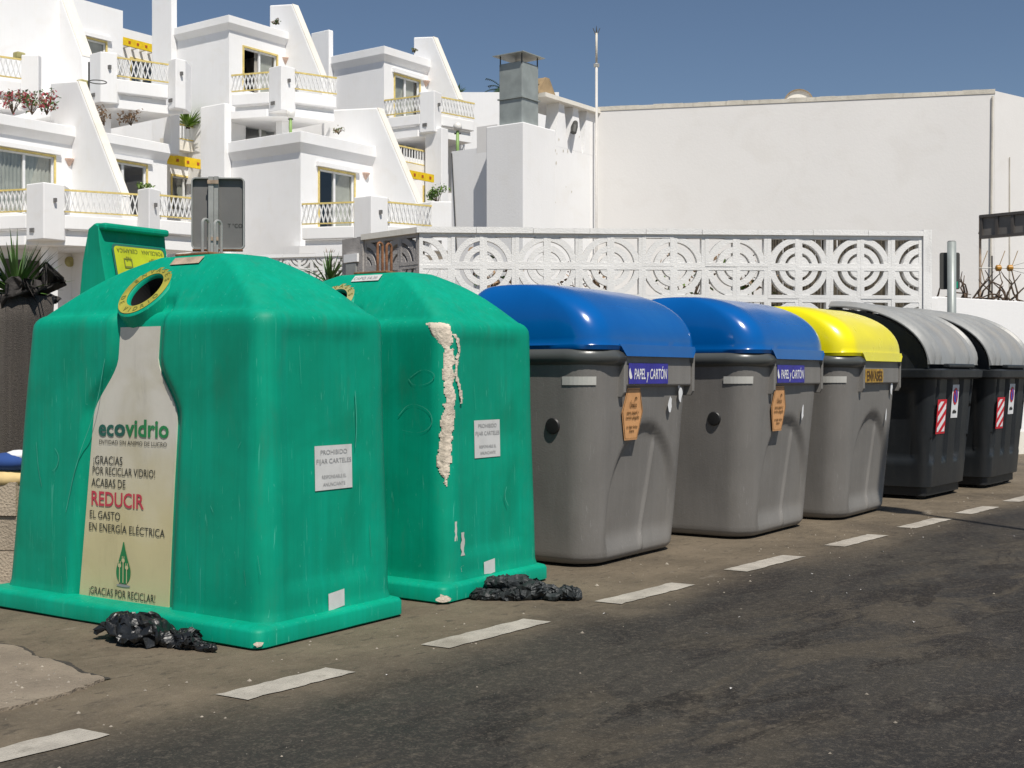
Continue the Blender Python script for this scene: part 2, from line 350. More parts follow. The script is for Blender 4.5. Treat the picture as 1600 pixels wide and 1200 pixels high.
def P3(px, py, d): return Vector(((px-800)*d/F, d, HC+(HOR-py)*d/F))
def axes(deg): a = math.radians(deg); return Vector((math.sin(a), math.cos(a), 0)), Vector((-math.cos(a), math.sin(a), 0))
def leafquad(mb, c, size, lean=None):
    n = Vector((random.gauss(0, 1), random.gauss(0, 1), random.gauss(.3, 1))).normalized()
    a = n.orthogonal().normalized(); a.rotate(Matrix.Rotation(random.random()*6.28, 3, n)); b = n.cross(a)
    c = Vector(c); mb.add([c-a*size, c+b*size*.45, c+a*size, c-b*size*.45], [(0, 1, 2, 3)])
def blade(mb, base, d, length, w, droop=.5, segs=5):
    d = Vector(d).normalized(); side = d.cross(Vector((0, 0, 1)));
    side = side.normalized() if side.length > .05 else Vector((1, 0, 0))
    side.rotate(Matrix.Rotation(random.uniform(-.5, .5), 3, d))
    L_, R_ = [], []; p = Vector(base); dd = d.copy()
    for i in range(segs+1):
        t = i/segs; ww = w*(1-t)**.7*(.6+.8*min(1, t*3)) if t < 1 else 0.001
        L_.append(p-side*ww/2); R_.append(p+side*ww/2)
        dd = (dd+Vector((0, 0, -droop/segs))).normalized(); p = p+dd*length/segs
    n = segs+1
    mb.add(L_+R_, [(i, i+1, n+i+1, n+i) for i in range(segs)])
def yucca(name, label, loc, h, n, w, m='leaf', group=None, spread=1.0, droop=.5, trunk=.0, pot=False):
    t = thing(name, label, 'plant', loc, 0, group)
    mb = MB()
    for i in range(n):
        a = random.random()*6.283; e = random.uniform(.15, 1.45)**1.0
        d = (math.cos(a)*math.cos(e)*spread, math.sin(a)*math.cos(e)*spread, math.sin(e))
        blade(mb, (0, 0, trunk+random.uniform(0, h*.12)), d, h*random.uniform(.7, 1.05), w, droop*random.uniform(.3, 1.3))
    tag(mb.build('leaves', m, t), kind='stuff')
    MB().tube([(0, 0, -.02), (0, 0, trunk+h*.12)], [h*.09, h*.06], 7).build('stem', 'bark', t)
    if pot:
        MB().loft([[(r*math.cos(k*.524), r*math.sin(k*.524), z) for k in range(12)] for r, z in ((h*.16, -.3), (h*.22, .03))]).build('flower_pot', 'pot', t, True)
    return t
def bush(name, label, loc, rx, rz, n, ms, size, group=None, stem=True, cat='plant', ry=None):
    t = thing(name, label, cat, loc, 0, group); ry = ry or rx
    cl = [(random.uniform(-1, 1)*rx*.7, random.uniform(-1, 1)*ry*.7, rz*random.uniform(.55, 1.5)) for _ in range(9)]
    for m, sh in ms:
        mb = MB()
        for i in range(int(n*sh)):
            c = random.choice(cl); mb_c = (c[0]+random.gauss(0, rx*.22), c[1]+random.gauss(0, ry*.22), max(.02, c[2]+random.gauss(0, rz*.22)))
            leafquad(mb, mb_c, size*random.uniform(.6, 1.3))
        tag(mb.build('flowers' if m in ('petal',) else 'leaves', m, t), kind='stuff')
    if stem:
        mb = MB()
        for c in cl: mb.tube([(0, 0, 0), (c[0]*.4, c[1]*.4, c[2]*.5), c], [size*.22, size*.15, size*.07], 5)
        tag(mb.build('stems', 'bark', t), kind='stuff')
    return t
# ------------------------------------------------------------------ ground, road, markings
RU, RV = axes(38); RO = Vector((-.845, 4.762, 0)); RZ = math.atan2(RU.y, RU.x)
def R2W(a, b, z=0): return RO+RU*a+RV*b+Vector((0, 0, z))
def sheet(name, poly, m, z, parent=None):
    mb = MB(); mb.add([(x, y, 0) for x, y in poly], [tuple(range(len(poly)))])
    o = mb.build(name, m, parent); o.location = RO+Vector((0, 0, z)) if parent is None else (0, 0, z)
    if parent is None: o.rotation_euler = (0, 0, RZ)
    return o
mat('soil_dark', (0.045, 0.038, 0.03), .95, .3, 20)
mat('soil', (0.20, 0.165, 0.12), .95, .2, 1.0, .6, 20)
tag(sheet('ground', rect(-1500, 1500, -1500, 1500), 'soil', -.02), kind='structure')
road = tag(sheet('road', rect(-120, 160, -4.3, 6.5), 'asphalt', 0), kind='structure')
for a, ln in ((-2.9, .75), (-1.55, .73), (-.26, .54), (.83, .73), (2.15, .75), (3.5, .78), (4.89, .76), (6.2, .78), (7.46, .72), (8.75, .75), (10.05, .75), (11.4, .75), (12.75, .75), (14.1, .75)):
    P = []                                             # hand-worn outline
    n = 14
    for k in range(n+1): P.append((a+.05+ln*k/n-.03, -.07+random.uniform(-.006, .006)+(-.02 if k in (0,) else 0)*0))
    for k in range(n+1): P.append((a+ln-ln*k/n, .075+random.uniform(-.006, .006)))
    sheet('lane_dash', P, 'white_line', .004, road)
# concrete pavement that breaks off in the lower left, a little proud of the asphalt
pp = [(-.86-1.6, .42), (-1.4, .46), (-.86, .48), (-.6, .5), (-.45, .54), (-.37, .6), (-.38, .75), (-.33, .95), (-.33, 1.15), (-.27, 1.35), (-.29, 1.6), (-.25, 2.2), (-.25, 5), (-6, 5), (-6, .3)]
mb = MB(); pj = []
for i, (a, b) in enumerate(pp):
    pj.append((a, b))
    if i < 11:
        a2, b2 = pp[i+1]
        for k in range(1, 5): pj.append((lerp(a, a2, k/5)+random.uniform(-.015, .015), lerp(b, b2, k/5)+random.uniform(-.015, .015)))
mb.prism(pj, lambda x, y, h: (x, y, h), -.015, .012)
o = mb.build('pavement', 'pavement'); o.location = RO; o.rotation_euler = (0, 0, RZ); tag(o, kind='structure')
# dark open joint along the broken edge
mb = MB(); e = [(-.36, .58), (-.35, .75), (-.30, .95), (-.31, 1.15), (-.245, 1.35), (-.27, 1.6), (-.225, 2.2), (-.22, 2.6)]
for (a, b), (a2, b2) in zip(e, e[1:]):
    for k in range(5):
        x0, y0, x1, y1 = lerp(a, a2, k/5), lerp(b, b2, k/5), lerp(a, a2, (k+1)/5), lerp(b, b2, (k+1)/5)
        w = random.uniform(.002, .014); mb.add([(x0-.02, y0, 0), (x0+w, y0, 0), (x1+w*random.uniform(.6, 1.2), y1, 0), (x1-.02, y1, 0)], [(0, 1, 2, 3)])
mb.build('joint', 'soil_dark', road, loc=(0, 0, .0045))
# far pavement with its kerb, on the camera's side of the street
mb = MB(); mb.box(-60, 90, -9, -4.45, -.01, .13); o = mb.build('far_pavement', 'pavement'); o.location = RO; o.rotation_euler = (0, 0, RZ); tag(o, kind='structure')
mb = MB()
for k in range(-30, 45): mb.box(k*1.0+.006, k*1.0+.994, -4.45, -4.3, -.01, .125)
o = mb.build('kerb', 'coping', None, bevel=.01); o.location = RO; o.rotation_euler = (0, 0, RZ); tag(o, kind='structure')

# sand and crumbs of mortar on the broken pavement
mb = MB()
for i in range(260):
    a, b = random.uniform(-1.3, -.36), random.uniform(.5, 1.7); s = random.uniform(.003, .009)
    if a > -.40-.3*max(0, .75-b): continue
    mb.add([(a+s*math.cos(t)*random.uniform(.7, 1.2), b+s*math.sin(t)*random.uniform(.7, 1.2), .012) for t in (0, 1.25, 2.5, 3.8, 5)]+[(a, b, .012+s*.8)], [(0, 1, 5), (1, 2, 5), (2, 3, 5), (3, 4, 5), (4, 0, 5)])
o = mb.build('rubble', 'pebble'); o.location = RO; o.rotation_euler = (0, 0, RZ); tag(o, 'crumbs of mortar and sand on the broken pavement corner', 'rubble', kind='stuff')
# small stones and paper scraps lying about
mb = MB()
for i in range(300):
    a = random.uniform(-1.3, 12); b = random.choice((random.uniform(-.3, .75), random.uniform(-.2, .5), random.uniform(-2.4, .4)))
    s = random.uniform(.0025, .008)*(1 if random.random() < .93 else 1.8)
    q = [(a+s*math.cos(t)*random.uniform(.7, 1.2), b+s*math.sin(t)*random.uniform(.7, 1.2)) for t in (0, 1.25, 2.5, 3.8, 5)]
    mb.add([(x, y, .001) for x, y in q]+[(a, b, s*.9)], [(0, 1, 5), (1, 2, 5), (2, 3, 5), (3, 4, 5), (4, 0, 5)])
o = mb.build('gravel', 'pebble'); o.location = RO; o.rotation_euler = (0, 0, RZ); tag(o, 'small pale stones scattered over the asphalt by the bins', 'gravel', kind='stuff')
mb = MB()
for i in range(34):
    a = random.uniform(-1.0, 10); b = random.uniform(-2.2, .6); s = random.uniform(.006, .016); t = random.random()*3
    p = [(a+s*math.cos(t), b+s*math.sin(t), .003), (a-s*.5*math.sin(t), b+s*.5*math.cos(t), .003+s*.4), (a-s*math.cos(t), b-s*math.sin(t), .003), (a+s*.5*math.sin(t), b-s*.5*math.cos(t), .006)]
    mb.add(p, [(0, 1, 2), (0, 2, 3)])
o = mb.build('paper_scraps', 'litter'); o.location = RO; o.rotation_euler = (0, 0, RZ); tag(o, 'tiny white paper scraps scattered over the road surface', 'litter', kind='stuff')

# ------------------------------------------------------------------ green glass containers
NSF = 84
GX, GY = .49, .91                                      # half length of the foot along the street, half depth
def gx0(z): return -GX+.095+.015*z/1.4
def gx1(z): return GX-.014-.02*z/1.4
def gs0(z): return -GY+.045+.03*z/1.4
def gs1(z): return GY+.085-.175*z/1.4
PLAT = (-.13, .17, -.36, .16, 1.72)                     # flat top: x0,x1,y0,y1,z
def gring(lv, e=0.0, roof=None, n=(26, 8, 10, NSF)):
    if roof is None: return rring(gx0(lv)+e, gx1(lv)-e, gs0(lv)+e, gs1(lv)-e, .10, lv, 7, n)
    z0 = 1.38; a = rring(gx0(z0)+.048, gx1(z0)-.048, gs0(z0)+.048, gs1(z0)-.048, .09, 1.447, 7, n); b = rring(*PLAT[:4], .08, PLAT[4], 7, n)
    return [(lerp(p[0], q[0], roof), lerp(p[1], q[1], roof), lerp(p[2], q[2], roof)+.03*math.sin(math.pi*roof)) for p, q in zip(a, b)]
def pc(z): return lerp(.098, -.012, (z-.06)/1.32)        # bottle panel: centre and half width by height
def hw(z):
    if z < .95: return lerp(.318, .292, z/.95)
    return lerp(.292, .1375, sm(.95, 1.24, z))
def green_body():
    rings = []
    zs = [.085, .1, .12]+[.14+.0262*k for k in range(49)]
    for z in zs:
        if z > 1.381: break
        e = -.008*(1-sm(.085, .13, z)); rings.append(gring(z, e))
    z0 = 1.38
    for e, z in ((.003, 1.40), (.010, 1.417), (.020, 1.431), (.033, 1.441)):
        rings.append([(p[0], p[1], z) for p in rring(gx0(z0)+e, gx1(z0)-e, gs0(z0)+e, gs1(z0)-e, .10, z, 7, (26, 8, 10, NSF))])
    for k in range(0, 19): rings.append(gring(0, roof=k/18))
    out = []
    for r in rings:                                      # press the bottle-shaped recess into the front (-x) side
        q = []
        for x, y, z in r:
            if x < -.19 and z < 1.60:
                d = hw(z)+.03-abs(y-pc(min(z, 1.4)))
                k = sm(-.035, .02, d)*sm(.06, .084, z)*(1-sm(1.46, 1.54, z))
                x += (.032+.010*(1-sm(.085, .13, z)))*k
            # soft dents and the shallow panels of the road side
            if y < -.76 and .2 < z < 1.38: y += .010*sm(0, .06, .30-abs(x))*sm(.2, .26, z)*(1-sm(1.30, 1.38, z))
            nn = noise.noise(Vector((x*2.1, y*2.1, z*1.7)))
            x += .004*nn*(1 if x > 0 else -1); y += .004*nn*(1 if y > 0 else -1)
            q.append((x, y, z))
        out.append(q)
    return out
MC = Vector((-.272, .035, 1.543)); MN = Vector((-.74, 0, .67)).normalized(); MB_ = Vector((.67, 0, .74)).normalized()   # mouth: centre, normal, up-slope
def disc(a, b, h=0.0): return tuple(MC+Vector((0, -1, 0))*a+MB_*b+MN*h)
def green_container(name, label, N, deg, opt):
    U, V = axes(deg); loc = N+U*GX+V*GY
    t = thing(name, label, 'container', (loc.x, loc.y, 0), math.atan2(U.y, U.x), 'green glass recycling containers')
    rings = green_body(); mb = MB().loft(rings, True, True)
    mb.f = [f for f in mb.f if len(f) > 4 or not ((lambda c: (c-MC-MN*(c-MC).dot(MN)).length < .142 and c.z > 1.38 and c.x < -.1)(sum((Vector(mb.v[i]) for i in f), Vector())/len(f)))]
    body = mb.build('body', 'green_plastic', t, 55)
    fl = []                                              # flared foot
    for e, z in ((.012, .004), (0, .012), (0, .072), (.008, .086), (.03, .094), (.06, .098)):
        fl.append(rring(-GX+e, GX-e, -GY+e, GY+.13-e, .05, z, 4, (6, 4, 6, 10)))
    fl = [[(x, y, z+.004*noise.noise(Vector((x*3, y*3, 1)))) for x, y, z in r] for r in fl]
    MB().loft(fl).build('foot', 'green_plastic', t, 50)
    # throwing-in mouth
    def circ(r, h, n=40, sq=1.12): return [disc(r*math.cos(2*math.pi*k/n), r*sq*math.sin(2*math.pi*k/n), h) for k in range(n)]
    m = MB().loft([circ(.165, -.07), circ(.152, .008), circ(.142, .016), circ(.095, .016), circ(.090, .010), circ(.089, -.004)], False, False).build('mouth', 'green_plastic', t, 40)
    MB().loft([circ(.141, .019), circ(.097, .019)], False, False).build('mouth_label', opt['ring'], m)
    inner = MB().loft([circ(.0888, -.003), circ(.0888, -.15), circ(.02, -.16)], False, True).build('mouth_darkness', 'black_void', m)  # black tube painting in the darkness inside the mouth
    mb = MB(); parts = []
    for txt, r, c0, step, up in (('ENVASES', .107, 90, -21, 1), ('DE VIDRIO', .133, 270, 17, 0)):
        n = len(txt)
        for i, ch in enumerate(txt):
            if ch == ' ': continue
            a = math.radians(c0+step*(i-(n-1)/2)); v, f = text_mb(ch, .038, 'CENTER', .0006)
            rot = a-math.pi/2 if up else a+math.pi/2
            cx, cy = r*math.cos(a), r*1.1*math.sin(a); c, s = math.cos(rot), math.sin(rot)
            mb.add([disc(cx+x*c-y*s, cy+x*s+y*c, .021) for x, y in v], f)
    me = bpy.data.meshes.new('lettering'); me.from_pydata(mb.v, [], mb.f); me.materials.append(MATS['ink_olive']); inst(me, 'lettering', m)
    # poster plate in the bottle recess
    def fr(a, z, off=0.0): return (gx0(min(z, 1.4))+.032-.006-off, a, z)
    out = [(pc(z)-hw(z), z) for z in [.07+.0297*k for k in range(45)]]; out2 = [(pc(z)+hw(z), z) for z in [.07+.0297*k for k in range(44, -1, -1)]]
    P = out+out2
    mb = MB(); n = len(P)
    mb.add([fr(a, z) for a, z in P]+[fr(a, z, -.012) for a, z in P], [tuple(range(n))]+[(i, (i+1) % n, (i+1) % n+n, i+n) for i in range(n)])
    po = mb.build('poster', 'poster', t)
    tag(po, 'bottle shaped cream plate' + (' printed with recycling thanks and a green drop' if opt['poster'] else ''))
    if opt['poster']:
        def fs(px, py, tt=.14):                          # where a picture row and column meet the poster, in container space
            k = (px-800)/F; p = N+U*tt
            s = (p.x-k*p.y)/(k*V.y-V.x); d = p.y+V.y*s; return s-GY, HC+(HOR-py)*d/F
        def line(txt, l, r, base, cap, ink, bold=0.0):
            a0, z0 = fs(l, base); a1, _ = fs(r, base); _, z1 = fs(l, base-cap)
            size = (z1-z0)/.70; v, f = text_mb(txt, size, 'LEFT', bold); w = max(x for x, y in v)
            text('lettering', txt, size, lambda a, b: fr(a0-a, z0+b, .003), ink, po, 'LEFT', bold, (a0-a1)/w)
        line('ec', 157, 181, 680, 25, 'ink_darkgreen', .003); line('o', 182, 199, 680, 25, 'ink_darkgreen', .004); line('vidrio', 200, 267, 681, 26, 'ink_green', .003)
        line('ENTIDAD SIN ÁNIMO DE LUCRO', 158, 264, 693, 6.5, 'ink_black')
        line('¡GRACIAS', 149, 195, 724, 13, 'ink_black'); line('POR RECICLAR VIDRIO!', 148, 246, 740, 12, 'ink_black')
        line('ACABAS DE', 147, 200, 759, 13, 'ink_black'); line('REDUCIR', 146, 229, 788, 22, 'ink_red', .0015)
        line('EL GASTO', 144, 192, 808, 12, 'ink_black'); line('EN ENERGÍA ELÉCTRICA', 143, 262, 827, 12, 'ink_black')
        line('¡GRACIAS POR RECICLAR!', 144, 248, 926, 12, 'ink_black')
        ac, zc = fs(198, 893); r = .051                  # the drop, with three plugs on stalks in it
        D = [(r*math.cos(q), r*1.1*math.sin(q)) for q in [math.radians(150+240*k/24) for k in range(25)]]+[(.031, .058), (.013, .105), (.003, .14), (-.003, .14), (-.013, .105), (-.031, .058)]
        patch('drop', D, lambda a, b: fr(ac-a, zc+b, .003), 'ink_green', po)
        mb = MB()
        for dx, top in ((-.025, .02), (0, .045), (.025, .014)):
            f_ = lambda a, b: fr(ac-a, zc+b, .005)
            for q in (rect(dx-.003, dx+.003, -.05, top), rrect(dx-.011, dx+.011, top, top+.018, .007), rect(dx-.008, dx-.004, top+.018, top+.029), rect(dx+.004, dx+.008, top+.018, top+.029)):
                mb.add([f_(*p) for p in q], [tuple(range(len(q)))])
        mb.build('plug_drawing', 'poster', po)
        patch('drop_shade', [(.05*math.cos(q), -.064+.006*math.sin(q)) for q in [math.radians(k*20) for k in range(18)]], lambda a, b: fr(ac-a, zc+b, .0025), 'ink_grey', po)
        ao, zo = fs(190, 675); pts = [(.021*math.cos(q), .021*math.sin(q)) for q in [math.radians(30+k*25) for k in range(12)]]
    # notices on the road side
    def rs(tt, z, off=.003): return (tt-GX, gs0(z)+.010*sm(0, .06, .30-abs(tt-GX))*sm(.2, .26, z)-off, z)
    x0, x1, z0, z1 = opt['notice']; w = x1-x0; h = z1-z0
    nt = patch('notice', rect(x0, x1, z0, z1), lambda a, b: rs(a, b, .004), 'sticker_white', t)
    for txt, zz, sz, k in (('PROHIBIDO', .80, .15, .72), ('FIJAR CARTELES', .60, .15, .94), ('RESPONSABLE EL', .26, .11, .66), ('ANUNCIANTE', .09, .11, .6)):
        v, f = text_mb(txt, sz*h, 'LEFT'); ww = max(x for x, y in v)
        text('lettering', txt, sz*h, lambda a, b: rs(x0+w*(1-k)/2+a, z0+h*zz+b, .006), 'ink_grey', nt, 'LEFT', 0, w*k/ww)
    x0, x1, z0, z1 = opt['small']
    patch('small_notice', [(x0, z0), (x1, z0+.012), (x1, z1), (x0, z1-.01)], lambda a, b: rs(a, b, .006), 'sticker_white', t)
    # lifting plate with two hooks
    hp = thing('tmp', None, None); bpy.data.objects.remove(hp)
    pl = MB().box(-.12, .10, -.22, .02, 1.722, 1.734).build('lifting_plate', 'rust', t, bevel=.003)
    for dx in (-.042, .036):
        path = [(dx-.021, -.11, 1.72)]+[(dx-.021*math.cos(q), -.11, 1.88+.021*math.sin(q)) for q in [math.pi*k/8 for k in range(9)]]+[(dx+.021, -.11, 1.72)]
        MB().tube(path, .0075, 8).build('lifting_hook', opt['hook'], t, 40)
    # faded data label below the flat top
    la = gring(0, roof=.86)
    def rf(a, k): return (lerp(gx0(1.38)+.048, -.13, k)-.004, a, lerp(1.447, 1.72, k)+.03*math.sin(math.pi*k)+.005)
    lb = patch('data_label', [(-.02, .74), (-.22, .74), (-.22, .92), (-.02, .92)], lambda a, b: rf(a, b), opt['label'], t)
    if opt['label'] == 'sticker_white':
        v, f = text_mb('CAPO 14.30', .03, 'LEFT'); ww = max(x for x, y in v)
        text('lettering', 'CAPO 14.30', .03, lambda a, b: (lambda q: (q[0]-.002, q[1], q[2]+.003))(rf(-.03-a, .78+b*4.0)), 'ink_grey', lb, 'LEFT', 0, .17/ww)
    return t, U, V
N1 = G(403, 1019); N2 = G(694, 946)
g1, U1, V1 = green_container('glass_container', 'green glass recycling container with the bottle shaped poster and raised hood', N1, 34.0,
    dict(ring='ring_yellow', poster=True, notice=(.417, .667, .635, .835), small=(.48, .587, .092, .18), hook='galv_pale', label='rust_light'))
# raised hood over the far hatch, with its sticker upside down
mb = MB(); ha, hb = -.20, .22; yb = .44
prof = [(0.0, 1.50), (-.02, 1.60), (.035, 1.82), (.045, 1.90), (.075, 1.912), (.12, 1.89), (.17, 1.72), (.2, 1.50)]    # y offset, z
rings = []
for x, ins in ((ha, .03), (ha+.012, .008), (ha+.03, 0), (hb-.03, 0), (hb-.012, .008), (hb, .03)):
    cy = .09; rings.append([(x, yb+cy+(y-cy)*(1-ins*2), 1.5+(z-1.5)*(1-ins*.7)) for y, z in prof])
hood = MB().loft(rings).build('hood', 'green_plastic', g1, 35)
def hf(a, b, off=0): return (a, yb+(-.02+.055*(b-1.6)/.22)-.012-off, b)
mb = MB()
for q in (rect(ha, hb, 1.868, 1.905),): mb.box(ha+.005, hb-.005, yb+.0, yb+.06, 1.872, 1.908)
mb.build('hood_rim', 'green_plastic', hood, bevel=.012)
hs = patch('warning_label', rrect(-.13, .185, 1.56, 1.80, .02), lambda a, b: hf(a, b), 'sticker_yellow', hood)
patch('label_border', rrect(-.14, .195, 1.55, 1.812, .025), lambda a, b: hf(a, b, -.002), 'ink_darkgreen', hood)
for txt, xx, zz, sz, w in (('CERÁMICA', .015, 1.79, .03, .13), ('PORCELANA', .175, 1.79, .03, .135), ('NO', -.035, 1.75, .034, .032), ('NO', .125, 1.75, .034, .032)):
    v, f = text_mb(txt, sz); ww = max(x for x, y in v)
    text('lettering', txt, sz, lambda a, b: hf(xx-a, zz-b, .003), 'ink_olive', hs, 'LEFT', 0, w/ww)
mb = MB()
for xx in (-.055, .105):
    for q in (rect(xx-.022, xx+.022, 1.69, 1.70), rect(xx-.026, xx-.02, 1.69, 1.74), rect(xx+.02, xx+.026, 1.69, 1.74), rect(xx-.02, xx+.02, 1.735, 1.74)):
        mb.add([hf(a, b, .003) for a, b in q], [(0, 1, 2, 3)])
mb.build('pictogram', 'ink_olive', hs)

g2, U2, V2 = green_container('glass_container', 'green glass recycling container with the torn pale strip down its corner', N2, 34.5,
    dict(ring='ring_tan', poster=False, notice=(.35, .584, .715, .914), small=(.40, .50, .09, .175), hook='rust', label='sticker_white'))
# the torn strip: dried filler clinging to the near corner
def corner_pt(a, z, off):
    """a: metres round the near vertical corner (negative = poster side), z height"""
    r = .10; zz = min(z, 1.38); x0, y0 = gx0(zz), gs0(zz); e = 0; dz = 0
    if z > 1.38: e = .05*sm(1.38, 1.45, z)**2
    arc = r*math.pi/2
    if a < -arc/2: p = (x0, y0+r+(-arc/2-a)); n = (-1, 0)
    elif a > arc/2: p = (x0+r+(a-arc/2), y0); n = (0, -1)
    else:
        q = math.pi*1.25+a/r; p = (x0+r+r*math.cos(q), y0+r+r*math.sin(q)); n = (math.cos(q), math.sin(q))
    return (p[0]+n[0]*off+e*.7, p[1]+n[1]*off+e*.7, z)
mb = MB(); na, nzz = 44, 190; A0, A1, Z0, Z1 = -.12, .17, .55, 1.425
def filler(a, z):
    k = (Z1-z)/(Z1-Z0)
    c = interp([(0, -.045), (.08, -.01), (.16, .02), (.3, .012), (.45, .028), (.6, .012), (.75, -.004), (.85, -.008), (1, .006)], k)
    w = interp([(0, .06), (.07, .055), (.14, .022), (.3, .032), (.42, .024), (.55, .034), (.68, .030), (.78, .036), (.88, .024), (.94, .010), (1, -.01)], k)
    n = noise.fractal(Vector((a*30, z*22, 3)), 1, 2, 4)
    d = w-abs(a-c)+n*.017
    s2 = .010-abs(a-(c+.062+.012*math.sin(z*20)))+noise.fractal(Vector((a*60, z*25, 9)), 1, 2, 3)*.012   # torn thread beside it
    if not (.07 < k < .48): s2 = -1
    return max(d, s2)
idx = {}
for j in range(nzz):
    for i in range(na):
        a, b = lerp(A0, A1, i/na), lerp(A0, A1, (i+1)/na); z0, z1 = lerp(Z0, Z1, j/nzz), lerp(Z0, Z1, (j+1)/nzz)
        if filler((a+b)/2, (z0+z1)/2) < 0: continue
        ids = []
        for (aa, zz, ii, jj) in ((a, z0, i, j), (b, z0, i+1, j), (b, z1, i+1, j+1), (a, z1, i, j+1)):
            if (ii, jj) not in idx:
                f_ = filler(aa, zz); th = .003+.005*max(0, min(1, f_*60))*(.4+.9*abs(noise.fractal(Vector((aa*22, zz*14, 1)), 1, 2, 3)))
                idx[(ii, jj)] = len(mb.v); mb.v.append(corner_pt(aa, zz, th))
            ids.append(idx[(ii, jj)])
        mb.f.append(tuple(ids))
tag(mb.build('torn_strip', 'foam', g2), 'crusty cream strip where paint and filler are torn away')
for a_, z0_, z1_, w_ in ((.10, .22, .34, .022), (.06, .12, .17, .05), (.05, .30, .40, .012)):
    P = [(a_+w_*random.uniform(.4, 1), lerp(z0_, z1_, k/6)) for k in range(7)]+[(a_-w_*random.uniform(.1, .8), lerp(z1_, z0_, k/6)) for k in range(7)]
    mb = MB(); mb.add([corner_pt(a, z, .0025) for a, z in P], [tuple(range(len(P)))]); mb.build('worn_patch', 'bin_tape', g2)
# scuffed corners of the feet
for gg, sc_ in ((g1, .7), (g2, 1.3)):
    P = [(.03*sc_*math.cos(q)*random.uniform(.6, 1.2), .018*sc_*math.sin(q)*random.uniform(.6, 1.2)) for q in [k*.5 for k in range(12)]]
    mb = MB(); mb.add([(-GX+.0115+a*.7, -GY+.0115-a*.7-.002, .03+b) for a, b in P], [tuple(range(len(P)))]); mb.build('scuff', 'foam', gg)

